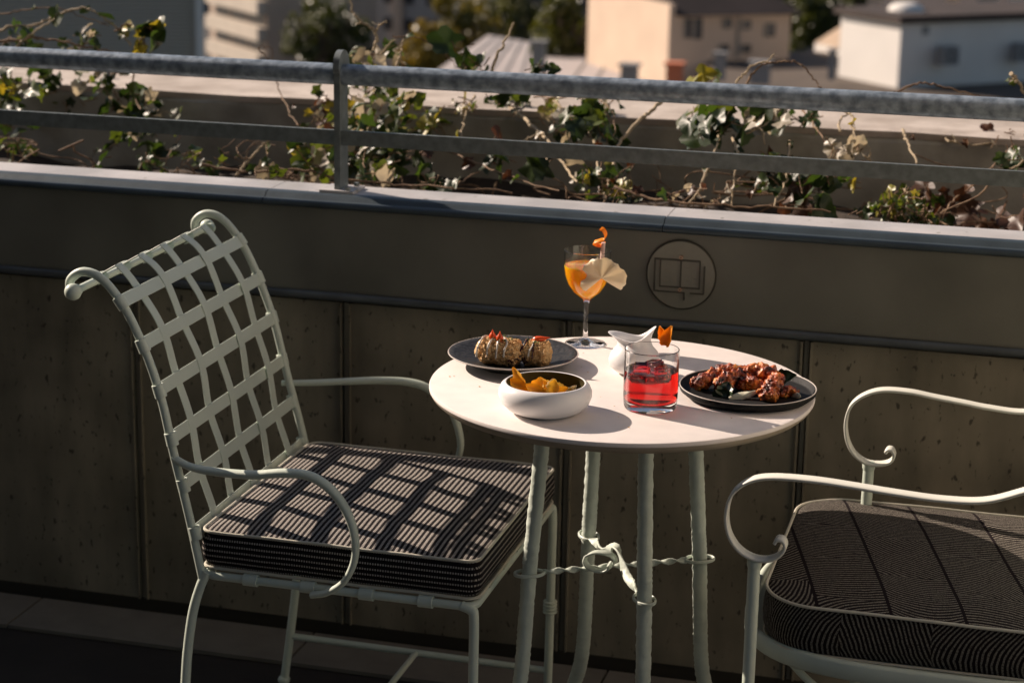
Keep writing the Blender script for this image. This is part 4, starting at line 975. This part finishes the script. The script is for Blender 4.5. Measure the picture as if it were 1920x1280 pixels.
plant('ivy', 'ivy clump with large dark leaves and crumpled dry ones right of the emblem', 'ivy',
  [(1318, 235, 26, 22, (3.95, 4.1), 7, 'a', .058), (1372, 228, 24, 20, (3.95, 4.1), 7, 'aab', .052), (1325, 145, 22, 12, (4.1, 4.2), 3, 'bc', .034), (1335, 200, 40, 12, (4.0, 4.2), 8, 'bbc', .034), (1420, 222, 40, 26, (3.95, 4.2), 15, 'ddda', .042),
   (1582, 290, 30, 22, (3.9, 4.0), 15, 'ddd', .034), (1490, 220, 36, 14, (4.1, 4.3), 9, 'aad', .036), (1450, 330, 58, 34, (3.8, 4.0), 34, 'aabbde', .026), (1530, 355, 46, 34, (3.8, 4.0), 14, 'aaee', .044), (1570, 340, 36, 20, (3.8, 4.0), 6, 'ace', .034), (1300, 365, 60, 14, (3.75, 3.85), 10, 'de', .018)],
  [([(1290, 385, 3.8), (1310, 360, 3.8), (1328, 315, 3.85), (1340, 285, 3.9), (1350, 250, 4.0)], .0026, SP, 2, 'bd', .016), ([(1380, 155, 4.1), (1400, 135, 4.1), (1412, 122, 4.1), (1440, 115, 4.1), (1452, 100, 4.1)], .0022, SP, 0, 'd', .02),
   ([(1400, 155, 4.1), (1425, 125, 4.1), (1460, 117, 4.1), (1490, 116, 4.1), (1512, 130, 4.1), (1530, 152, 4.12), (1542, 170, 4.12)], .0020, SB, 0, 'd', .02),
   ([(1375, 255, 4.0), (1382, 290, 3.9), (1375, 340, 3.85), (1372, 385, 3.8)], .0026, SP, 2, 'ab', .02), ([(1400, 250, 4.0), (1425, 240, 4.0), (1435, 270, 3.95)], .0022, SP, 0, 'd', .02),
   ([(1480, 265, 4.0), (1478, 310, 3.9), (1472, 345, 3.85), (1450, 385, 3.78)], .0024, SP, 4, 'ad', .022), ([(1505, 205, 4.2), (1530, 240, 4.1), (1560, 280, 4.0)], .0020, SB, 0, 'd', .02),
   ([(1580, 205, 4.1), (1595, 215, 4.05), (1602, 245, 4.0), (1615, 280, 3.95), (1632, 300, 3.95), (1628, 275, 3.95)], .0026, SP, 2, 'bc', .016), ([(1575, 250, 4.0), (1575, 225, 4.05), (1595, 210, 4.1)], .0024, SP, 0, 'd', .02)], 6)
plant('leafy_weed', 'bright green small leaved weed clump by the coping at the right', 'plant',
  [(1685, 385, 38, 20, (3.76, 3.95), 46, 'bbbc', .020), (1735, 405, 36, 12, (3.75, 3.85), 18, 'bba', .018), (1620, 395, 26, 12, (3.76, 3.9), 6, 'aab', .02)],
  [([(1690, 410, 3.8), (1700, 370, 3.85), (1690, 345, 3.9)], .0014, SP, 3, 'b', .02)], 7, 'weeds in the planter')
plant('ivy', 'thin dry ivy runners with a few leaves at the far right', 'ivy',
  [(1770, 375, 50, 28, (3.85, 4.1), 12, 'eea', .036), (1905, 300, 26, 26, (4.0, 4.1), 8, 'aab', .032), (1880, 258, 30, 8, (4.25, 4.4), 4, 'de', .028), (1855, 395, 50, 16, (3.9, 4.1), 6, 'ee', .05)],
  [([(1692, 245, 4.25), (1700, 265, 4.2), (1718, 305, 4.1)], .0028, SP, 1, 'e', .012), ([(1768, 248, 4.3), (1775, 262, 4.25), (1805, 270, 4.25), (1850, 270, 4.25), (1900, 265, 4.3), (1940, 262, 4.3)], .0022, SP, 3, 'de', .018),
   ([(1675, 176, 4.2), (1710, 160, 4.2), (1745, 158, 4.2), (1790, 170, 4.2), (1850, 184, 4.2), (1900, 186, 4.2)], .0022, SB, 0, 'd', .02), ([(1895, 138, 4.1), (1908, 155, 4.1), (1925, 178, 4.1)], .0040, SP, 3, 'bd', .014),
   ([(1900, 275, 4.2), (1865, 310, 4.1), (1830, 345, 4.0), (1790, 372, 3.9), (1770, 400, 3.8)], .0024, SB, 3, 'e', .03), ([(1920, 300, 4.0), (1890, 320, 4.0), (1860, 340, 4.0)], .0018, SP, 1, 'e', .02)], 8)

plant('ivy', 'long woody ivy runner trailing low along the planter floor', 'ivy',
  [(480, 318, 50, 10, (3.65, 3.8), 4, 'aab', .026), (400, 295, 40, 16, (3.7, 3.9), 7, 'abb', .022)],
  [([(380, 310, 3.7), (470, 322, 3.7), (560, 318, 3.72), (640, 335, 3.72), (740, 345, 3.74), (850, 352, 3.72), (960, 360, 3.72)], .0026, SB, 3, 'aab', .028),
   ([(760, 300, 3.95), (820, 280, 4.0), (880, 300, 3.95), (950, 330, 3.85), (1050, 358, 3.75)], .0020, SB, 5, 'aae', .03),
   ([(1150, 352, 3.75), (1230, 372, 3.72), (1330, 385, 3.7), (1440, 388, 3.7), (1560, 395, 3.7)], .0026, SB, 3, 'abe', .026),
   ([(600, 250, 4.1), (560, 240, 4.1), (500, 255, 4.1), (440, 300, 3.9)], .0016, SB, 3, 'ab', .026)], 9)
# fallen leaves and dead stems lying along the planter
random.seed(77); g = G(); gl = G()
for i in range(240):
    x_ = random.uniform(-2.4, .3); y_ = random.uniform(3.62, 4.2); p = V((x_, y_, .80+random.uniform(-.01, .02)))
    lf = ivy_leaf(i % 5, 5); R3 = Matrix.Rotation(random.uniform(0, 6.28), 3, 'Z') @ Matrix.Rotation(random.gauss(0, .5), 3, 'X') @ Matrix.Rotation(random.gauss(0, .5), 3, 'Y')
    gl.add([p+R3 @ v*random.uniform(.011, .019)*1.0 if False else p+R3 @ (v*.015) for v in lf.v], lf.f)
single('leaf_litter', gl, 'leaf_e', 'brown fallen ivy leaves lying on the planter soil', 'leaf litter', kind='stuff', ang=180)
for i in range(45):
    x_ = random.uniform(-2.4, .2); y_ = random.uniform(3.66, 4.2); p = V((x_, y_, .80)); pts = [p]
    for k in range(6): pts.append(pts[-1]+V((random.gauss(0, .05), random.gauss(0, .02), random.gauss(.008, .018))))
    g.tube(spline(pts, 4), random.uniform(.0009, .0022), 6)
single('dead_stems', g, 'stem', 'tangle of thin dead stems lying low along the planter', 'stems', kind='stuff')

# ================================================================== THE CITY BELOW
ZG = -26.
g = G(); g.add([(-1500, 25, ZG), (1500, 25, ZG), (1500, 2600, ZG), (-1500, 2600, ZG)], [(0, 1, 2, 3)])
single('ground', g, 'street', kind='structure', org=(0, 25, ZG), smooth=False)
# the floors under the terrace
hb = G().box((-9, -8, -26), (1.6, 4.62, -.02)); single('building', hb, 'grey_render', 'grey building block that carries the terrace', 'building', smooth=False)

def solve(C, d, u):
    lo, hi = .2, 400.
    for _ in range(60):
        m = (lo+hi)/2; uu = proj(C+d*m)[0]; s = (proj(C+d*.01)[0] < u)
        if (uu < u) == s: lo = m
        else: hi = m
    return lo
def block(u, vt, D, aL, ul, ur, zb=ZG, **k):
    """corner building: near vertical edge at pixel column u; left face back to column ul, right face to column ur"""
    C = ond(u, vt, D); a = radians(aL); t1 = V((-sin(a), cos(a), 0)); t2 = V((cos(a), sin(a), 0))
    L1 = solve(C, t1, ul); L2 = solve(C, t2, ur); return C, t1, t2, L1, L2
def walls(C, t1, t2, L1, L2, zb, zt=None):
    zt = zt if zt is not None else C.z; p = [V((q.x, q.y, zb)) for q in (C, C+t2*L2, C+t2*L2+t1*L1, C+t1*L1)]
    return G().prism(p, (0, 0, zt-zb))
def rect_on(C, t, nrm, s0, s1, z0, z1, out=.05, dep=.15):
    p = [C+t*s0, C+t*s1]; a = [V((q.x, q.y, z0))+nrm*out for q in p]; return G().prism([a[0], a[1], V((a[1].x, a[1].y, z1)), V((a[0].x, a[0].y, z1))], -nrm*dep)

# A: grey sided building at the left
Cc = ond(372, -300, 46); aa = radians(27); tl = V((-cos(aa), -sin(aa), 0)); bk = V((-sin(aa), cos(aa), 0))
b_ = thing('warehouse', 'large grey building with ribbed siding at the upper left', 'building', (Cc.x, Cc.y, ZG))
p = [V((q.x, q.y, ZG)) for q in (Cc, Cc+tl*22, Cc+tl*22+bk*14, Cc+bk*14)]; part('wall', G().prism(p, (0, 0, Cc.z-ZG)), 'siding', b_, smooth=False)
p = [V((q.x, q.y, ZG))-bk*.12 for q in (Cc-tl*.02, Cc+tl*.16)]; p += [p[1]+bk*.3, p[0]+bk*.3]; part('corner_trim', G().prism(p, (0, 0, Cc.z-ZG+.2)), 'white_render', b_, smooth=False)
part('roof', G().prism([V((q.x, q.y, Cc.z)) for q in (Cc-bk*.3-tl*-.3, Cc+tl*22.3-bk*.3, Cc+tl*22.3+bk*14.3, Cc+bk*14.3)], (0, 0, .3)), 'grey_metal', b_, smooth=False)

# B: flats with white balcony bands
C = ond(392, -60, 215); a = radians(-46); t2 = V((cos(a), sin(a), 0)); t1 = V((-sin(a), cos(a), 0)); nr = -t1; L2 = solve(C, t2, 500); zb = ZG
b_ = thing('apartment_building', 'apartment block with white balcony bands and dark windows in the far upper left', 'building', (C.x, C.y, zb))
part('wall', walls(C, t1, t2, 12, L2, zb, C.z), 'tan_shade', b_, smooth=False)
z = ond(392, 95, 215).z
for i in range(5):
    z0 = z+i*2.62
    part('balcony', rect_on(C, t2, nr, 1.2, L2-.2, z0, z0+1.35, 1.0, 1.05), 'beige_band', b_, smooth=False)
    for q in range(3): part('window', rect_on(C, t2, nr, 1.6+q*(L2-2)/3, 1.2+(q+1)*(L2-2)/3, z0+1.4, z0+2.5, .03, .1), 'window_dark', b_, smooth=False)
# C: dark and grey facades behind
def facade(label, u0, u1, vt, D, m, wins, rot=0, depth=14, wm='window_dark'):
    C = ond(u0, vt, D); E_ = ond(u1, vt, D*(1+rot)); t = (E_-C); t.z = 0; L = t.length; t.normalize(); n = V((t.y, -t.x, 0))
    b = thing('apartment_building', label, 'building', (C.x, C.y, ZG))
    p = [V((q.x, q.y, ZG)) for q in (C, C+t*L, C+t*L-n*depth, C-n*depth)]; part('wall', G().prism(p, (0, 0, C.z-ZG)), m, b, smooth=False)
    part('roof', G().prism([V((q.x, q.y, C.z)) for q in (C+n*.3-t*.3, C+t*(L+.3)+n*.3, C+t*(L+.3)-n*(depth+.3), C-n*(depth+.3)-t*.3)], (0, 0, .4)), 'dark_roof', b, smooth=False)
    z = ZG+1.2
    while z+1.7 < C.z-1:
        for q in range(wins):
            s = (q+.5)/wins*L; f = part('window', rect_on(C, t, n, s-.7, s+.7, z, z+1.6, .06, .12), 'grey_render', b, smooth=False)
            part('pane', rect_on(C, t, n, s-.58, s+.58, z+.12, z+1.48, .08, .1), wm, f, smooth=False)
        z += 3.0
    return C, t, n, L, b
facade('dark apartment facade half hidden by trees left of centre, far off', 500, 705, -160, 235, 'dark_render', 5, .03)
C, t, n, L, b = facade('grey apartment facade with small windows above the rail post side, far off', 708, 830, -160, 225, 'grey_render', 3, -.02)
part('pier', rect_on(C, t, n, L*.28, L*.40, ZG, C.z-.5, .5, .5), 'tan_render', b, smooth=False)
facade('dull brown apartment facade behind the yellow trees, far off', 832, 1130, -200, 262, 'dark_render', 7, .02)
facade('shadowed apartment facade behind the tan house, far off', 1132, 1560, -200, 290, 'dark_render', 9, .0)
facade('shadowed low apartment facade at the far upper right', 1562, 2100, -200, 300, 'dark_render', 9, .0)
facade('shadowed apartment facade at the far upper left', -160, 378, -200, 300, 'dark_render', 9, .0)

# E: big pale low roof
def flat_roof(name, label, px, z, m, mw, edge=.5, cat='building'):
    P = [onz(u, v, z) for u, v in px]; c = sum(P, V())/len(P); b = thing(name, label, cat, (c.x, c.y, ZG))
    part('roof', G().prism([V((p.x, p.y, z-edge)) for p in P], (0, 0, edge)), m, b, smooth=False)
    part('wall', G().prism([V((p.x, p.y, ZG))+(c-p).normalized()*.3*V((1, 1, 0)).length/1.4 for p in [V((q.x, q.y, 0)) for q in P]], (0, 0, z-edge-ZG-.002)), mw, b, smooth=False); return b, P
b, P = flat_roof('pale_roofed_hall', 'hall with a broad pale grey metal roof below the handrail', [(700, 215), (1330, 300), (1330, 158), (1115, 100), (915, 66)], -13, 'pale_roof', 'grey_render')
for i in range(1, 12):                  # standing seams of the roof
    f = i/12; p0 = P[4].lerp(P[3], f) if f < .5 else P[4].lerp(P[2], f); p1 = P[0].lerp(P[1], f)
    part('roof_seam', G().sweep([p0+V((0, 0, .03)), p1+V((0, 0, .03))], [(-.05, -.03), (.05, -.03), (.05, .03), (-.05, .03)]), 'grey_metal', b, smooth=False)
# G: pale panels and orange post
flat_roof('low_building', 'low building with white flat roof panels in front of the tan house', [(1268, 250), (1700, 250), (1560, 168), (1375, 128), (1262, 118)], -13.2, 'white_roof', 'grey_render')
o = ond(1264, 170, 92); g = G().box((o.x-.35, o.y-.35, ZG), (o.x+.35, o.y+.35, ond(1264, 122, 92).z)); g.box((o.x-.45, o.y-.45, ond(1264, 122, 92).z+.001), (o.x+.45, o.y+.45, ond(1264, 122, 92).z+.12)); single('chimney_stack', g, 'orange_paint', 'orange painted square stack at the corner of the tan house', 'chimney', smooth=False)
# brown flat roof
flat_roof('brown_roofed_building', 'long building with dull brown flat roof under the white rooftop house', [(1300, 300), (2100, 330), (2100, 120), (1500, 96), (1330, 108)], -11.55, 'brown_roof', 'dark_render')
flat_roof('low_building', 'low building with grey flat roof just beyond the planter at the right', [(1600, 300), (2200, 300), (2150, 165), (1925, 150), (1640, 205)], -12.6, 'pale_roof', 'grey_render')
b, P = flat_roof('red_roofed_building', 'low roof with red tiled edge showing under the handrail at the right', [(1480, 330), (2150, 330), (2120, 222), (1950, 218), (1490, 208)], -9.0, 'red_tile', 'grey_render')

# F: tan house
C, t1, t2, L1, L2 = block(1256, 10, 112, 35, 1104, 1484); n1 = V((-cos(radians(35)), -sin(radians(35)), 0)); n2 = V((sin(radians(35)), -cos(radians(35)), 0)); ztop = C.z; zwall = ond(1256, 30, 112).z
b = thing('tan_house', 'tan rendered house with a blank sunlit side wall and dark hipped roof', 'house', (C.x, C.y, ZG))
part('wall', walls(C, t1, t2, L1, L2, ZG, zwall), 'tan_render', b, smooth=False)
p = [V((q.x, q.y, zwall+.002)) for q in (C-t1*.0, C+t1*L1)]; w_ = G().prism([p[0], p[0]+t2*.35, p[1]+t2*.35, p[1]], (0, 0, ztop-zwall)); part('gable_wall', w_, 'tan_render', b, smooth=False)
A0, A1, A2, A3 = C+t2*.4-t1*.6, C+t2*(L2+.6)-t1*.6, C+t2*(L2+.6)+t1*(L1+.6), C+t2*.4+t1*(L1+.6)
A = [V((q.x, q.y, zwall+.01)) for q in (A0, A1, A2, A3)]; rz = V((0, 0, 3.4)); R0 = (A[0]+A[3])/2+t2*.1+rz; R1_ = (A[1]+A[2])/2-t2*4+rz
part('roof', G().add(A+[R0, R1_], [(0, 1, 5, 4), (1, 2, 5), (2, 3, 4, 5), (3, 0, 4), (3, 2, 1, 0)]), 'dark_roof', b, smooth=False)
def wn(u0, u1, v0, v1, m, par, nm='window', out=.05):
    # place by columns along the right face
    s0, s1 = solve(C, t2, u0), solve(C, t2, u1); D0 = C+t2*s0; zt_, zb_ = ond(u0, v0, math.hypot(D0.x, D0.y)).z, ond(u0, v1, math.hypot(D0.x, D0.y)).z
    return part(nm, rect_on(C, t2, n2, s0, s1, zb_, zt_, out, .1), m, par, smooth=False)
for (u0, u1, v0, v1) in ((1288, 1298, 34, 72), (1305, 1318, 34, 74), (1360, 1374, 34, 54), (1398, 1410, 38, 56), (1440, 1456, 44, 70), (1356, 1370, 84, 100), (1396, 1412, 84, 100)):
    w = wn(u0, u1, v0, v1, 'window_dark', b); wn(u0-5, u0-1, v0, v1, 'shutter', w, 'shutter', .1)
wn(1384, 1388, 32, 108, 'shutter', b, 'downpipe', .12)
# small lit gable right of it
C, t1, t2, L1, L2 = block(1578, 50, 118, 35, 1530, 1640); b = thing('small_house', 'small pale house with tiled slope left of the white rooftop house', 'house', (C.x, C.y, ZG))
part('wall', walls(C, t1, t2, L1, L2, ZG, ond(1578, 92, 118).z), 'white_render', b, smooth=False)
z_ = ond(1578, 92, 118).z+.01; q = [V((x.x, x.y, z_)) for x in (C, C+t2*L2, C+t2*L2+t1*L1, C+t1*L1)]; rd = V((0, 0, ond(1578, 48, 118).z-z_))
part('roof', G().add(q+[q[1]+rd, q[0]+rd, q[2]+rd*.2, q[3]+rd*.0+V((0, 0, .02))], [(0, 1, 4, 5), (3, 2, 1, 0), (5, 4, 6, 7), (0, 5, 7, 3), (1, 2, 6, 4)]), 'tan_render', b, smooth=False)
# H: white rooftop house
C, t1, t2, L1, L2 = block(1690, 44, 104, 42, 1578, 2120); n2 = V((sin(radians(42)), -cos(radians(42)), 0)); zb_ = ond(1690, 143, 104).z
b = thing('white_house', 'white flat roofed rooftop house with its left side in full sun', 'house', (C.x, C.y, zb_))
part('wall', walls(C, t1, t2, L1, L2, zb_-1.5, C.z), 'white_render', b, smooth=False)
q = [V((x.x, x.y, C.z+.002)) for x in (C-t2*.3-t1*.3, C+t2*L2-t1*.3, C+t2*L2+t1*(L1+.3), C+t1*(L1+.3)-t2*.3)]; part('roof', G().prism(q, (0, 0, .35)), 'dark_roof', b, smooth=False)
wn(1730, 1742, 50, 66, 'grey_metal', b, 'vent')
dm = C+t2*2.2+t1*2.5; part('roof_dome', G().ball((dm.x, dm.y, C.z+.35), .8, 16, (1.2, 1.2, .6)), 'white_render', b)
for (u, v, lab) in ((1765, 104, 'grey air conditioning unit at the foot of the white rooftop house, nearer the corner'), (1905, 96, 'grey air conditioning unit at the right end of the white rooftop house')):
    s = solve(C, t2, u); p = C+t2*s+n2*.7; zq = zb_+.55; m = Matrix.Translation((p.x, p.y, zq)) @ Matrix.Rotation(radians(42), 4, 'Z')
    ac = thing('air_conditioner', lab, 'air conditioner', (p.x, p.y, zq), 'air conditioners on the roof')
    part('casing', G().box((-.5, -.3, 0), (.5, .3, .95), m), 'grey_metal', ac, smooth=False)
    g = G(); g.tube([m @ V((.28*cos(w), -.31, .48+.28*sin(w))) for w in [2*pi*i/16 for i in range(16)]], .04, 6, closed=True); part('fan_grille', g, 'window_dark', ac)
# I: roof clutter and chimneys at the upper right
for i, (u, v0, v1, D, w, m) in enumerate(((1640, -12, 18, 140, 1.0, 'tan_render'), (1690, -14, 16, 142, .8, 'dark_render'), (1785, -10, 18, 138, .9, 'tan_render'), (1850, -6, 26, 136, 1.3, 'grey_render'), (1905, -4, 20, 137, 1.1, 'white_render'))):
    p = ond(u, v1, D); zt_ = ond(u, v0, D).z; g = G().box((p.x-w/2, p.y-w/2, p.z-4), (p.x+w/2, p.y+w/2, zt_)); g.box((p.x-w/2-.12, p.y-w/2-.12, zt_+.002), (p.x+w/2+.12, p.y+w/2+.12, zt_+.2))
    single('chimney', g, m, ('tan chimney', 'dark slim chimney', 'tan chimney', 'broad grey chimney', 'pale chimney')[i]+(' on the roofs left of the white rooftop house', ' between two tan ones above the white house', ' right above the white house dome', ' on the roofs above the right of the white house', ' at the upper right corner')[i], 'chimney', 'chimneys on the far roofs', smooth=False)
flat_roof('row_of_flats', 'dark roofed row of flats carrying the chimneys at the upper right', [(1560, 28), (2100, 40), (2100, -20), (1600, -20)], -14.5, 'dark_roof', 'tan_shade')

# roof vents, pipes and gutters
for i, (u, v, D, w, h, lab) in enumerate(((1350, 128, 101, .5, .7, 'small grey vent on the brown flat roof left of the arching stem'), (1425, 134, 98, .9, .4, 'low grey roof hatch on the brown flat roof'), (1560, 128, 104, .35, .9, 'thin grey vent pipe on the brown flat roof beside the white house'), (1010, 112, 84, .5, .7, 'small vent on the pale metal roof'), (1180, 148, 78, .6, .5, 'low hatch on the pale metal roof below the tan house'))):
    p = ond(u, v, D); g = G().box((p.x-w/2, p.y-w/2, p.z-.6), (p.x+w/2, p.y+w/2, p.z+h)); g.box((p.x-w/2-.1, p.y-w/2-.1, p.z+h+.002), (p.x+w/2+.1, p.y+w/2+.1, p.z+h+.1))
    single('roof_vent', g, 'grey_metal', lab, 'roof vent', 'vents on the near roofs', smooth=False)
# trees
def tree(label, u, v, D, r, n, m, seed, zs_=1.):
    rnd = random.Random(seed); c = ond(u, v, D); t = thing('tree', label, 'tree', (c.x, c.y, ZG), 'trees among the houses')
    g = G().tube(spline([(c.x, c.y, ZG), (c.x+.2, c.y, (ZG+c.z)/2), (c.x, c.y, c.z+r*.3)], 4), .32, 8, scale=[1.2-.08*i for i in range(9)])
    for i in range(7):
        a = 2*pi*i/7; g.tube([(c.x, c.y, c.z-r*.6), (c.x+r*.4*cos(a), c.y+r*.4*sin(a), c.z-r*.1), (c.x+r*.7*cos(a), c.y+r*.7*sin(a), c.z+r*.35)], .12, 6)
    part('trunk', g, 'bark', t); g = G(); cl = []
    for i in range(26):
        d = V((rnd.gauss(0, 1), rnd.gauss(0, 1), rnd.gauss(0, 1))).normalized()*r*rnd.uniform(.35, .95); cl.append((c+V((d.x, d.y, d.z*.85*zs_)), r*rnd.uniform(.18, .36)))
    for i in range(n):
        cc, cr_ = rnd.choice(cl); d = V((rnd.gauss(0, 1), rnd.gauss(0, 1), rnd.gauss(0, 1))).normalized()*cr_*rnd.uniform(.6, 1.05); p = cc+d
        a = V((rnd.gauss(0, 1), rnd.gauss(0, 1), rnd.gauss(0, 1))).normalized(); b2 = a.orthogonal().normalized(); a *= rnd.uniform(.14, .3); b2 *= rnd.uniform(.1, .22)
        g.add([p-a, p+b2, p+a, p-b2], [(0, 1, 2, 3)])
    o = part('crown', g, m, t, smooth=False); return t
tree('yellow green tree above the handrail right of the post', 800, 118, 150, 2.9, 3500, 'tree_leaf_y', 1)
tree('taller olive tree behind the yellow green one', 868, 70, 165, 4.2, 4200, 'tree_leaf_y', 2)
tree('dark tree between the pale roof and the tan house', 1075, 62, 128, 2.9, 4200, 'tree_leaf', 3, 1.3)
tree('dark tree in front of the dark facade left of the rail post', 600, 66, 190, 4.6, 4000, 'tree_leaf', 4)
tree('dark tree next to the balcony block', 590, 10, 205, 4.0, 3000, 'tree_leaf', 5)
tree('dark tree in the gap between the tan house and the white house', 1530, 40, 160, 3.6, 3600, 'tree_leaf', 6)
tree('dark tree to the right of that gap, behind the small house', 1580, 10, 175, 4.0, 3000, 'tree_leaf', 7)
tree('dark tree at the left edge of the dull brown facade', 950, 30, 200, 3.6, 2600, 'tree_leaf', 8)
# added unseen walls: the cream one bounces sun, the brown ones block sky
g = G().box((.98, 2.2, 0), (1.2, 3.44, 3.4)); single('bounce_wall', g, 'bounce_cream', 'unseen cream wall added at the right to bounce sun onto the parapet', 'wall', smooth=False)
t = thing('sky_blocker_left', 'unseen brown wall added at the left to darken the light on the terrace', 'building', (-4.6, 0, 0))  # added out of view to dim the left side of the terrace
part('wall', G().box((-4.9, -1.19, -.01), (-4.5, 2.3, 7)), 'blocker_brown', t, smooth=False)
for i in range(2):
    f = part('window', G().box((-4.499, -.7+1.6*i, .05), (-4.46, .5+1.6*i, 2.3)), 'dark_render', t, smooth=False); part('pane', G().box((-4.459, -.62+1.6*i, .12), (-4.45, .42+1.6*i, 2.23)), 'window_dark', f, smooth=False)
t = thing('sky_blocker_back', 'unseen brown wall added behind the camera to block sky light', 'building', (-2, -1.2, 0))  # added out of view to keep sky light off the parapet
part('wall', G().box((-9, -1.6, -.01), (1.5, -1.2, 12)), 'blocker_brown', t, smooth=False)
for i in range(6):
    x0 = -8.6+1.75*i; f = part('window', G().box((x0, -1.198, .05), (x0+1.3, -1.16, 2.3)), 'dark_render', t, smooth=False)
    part('pane', G().box((x0+.07, -1.159, .12), (x0+1.23, -1.150, 2.23)), 'window_dark', f, smooth=False)
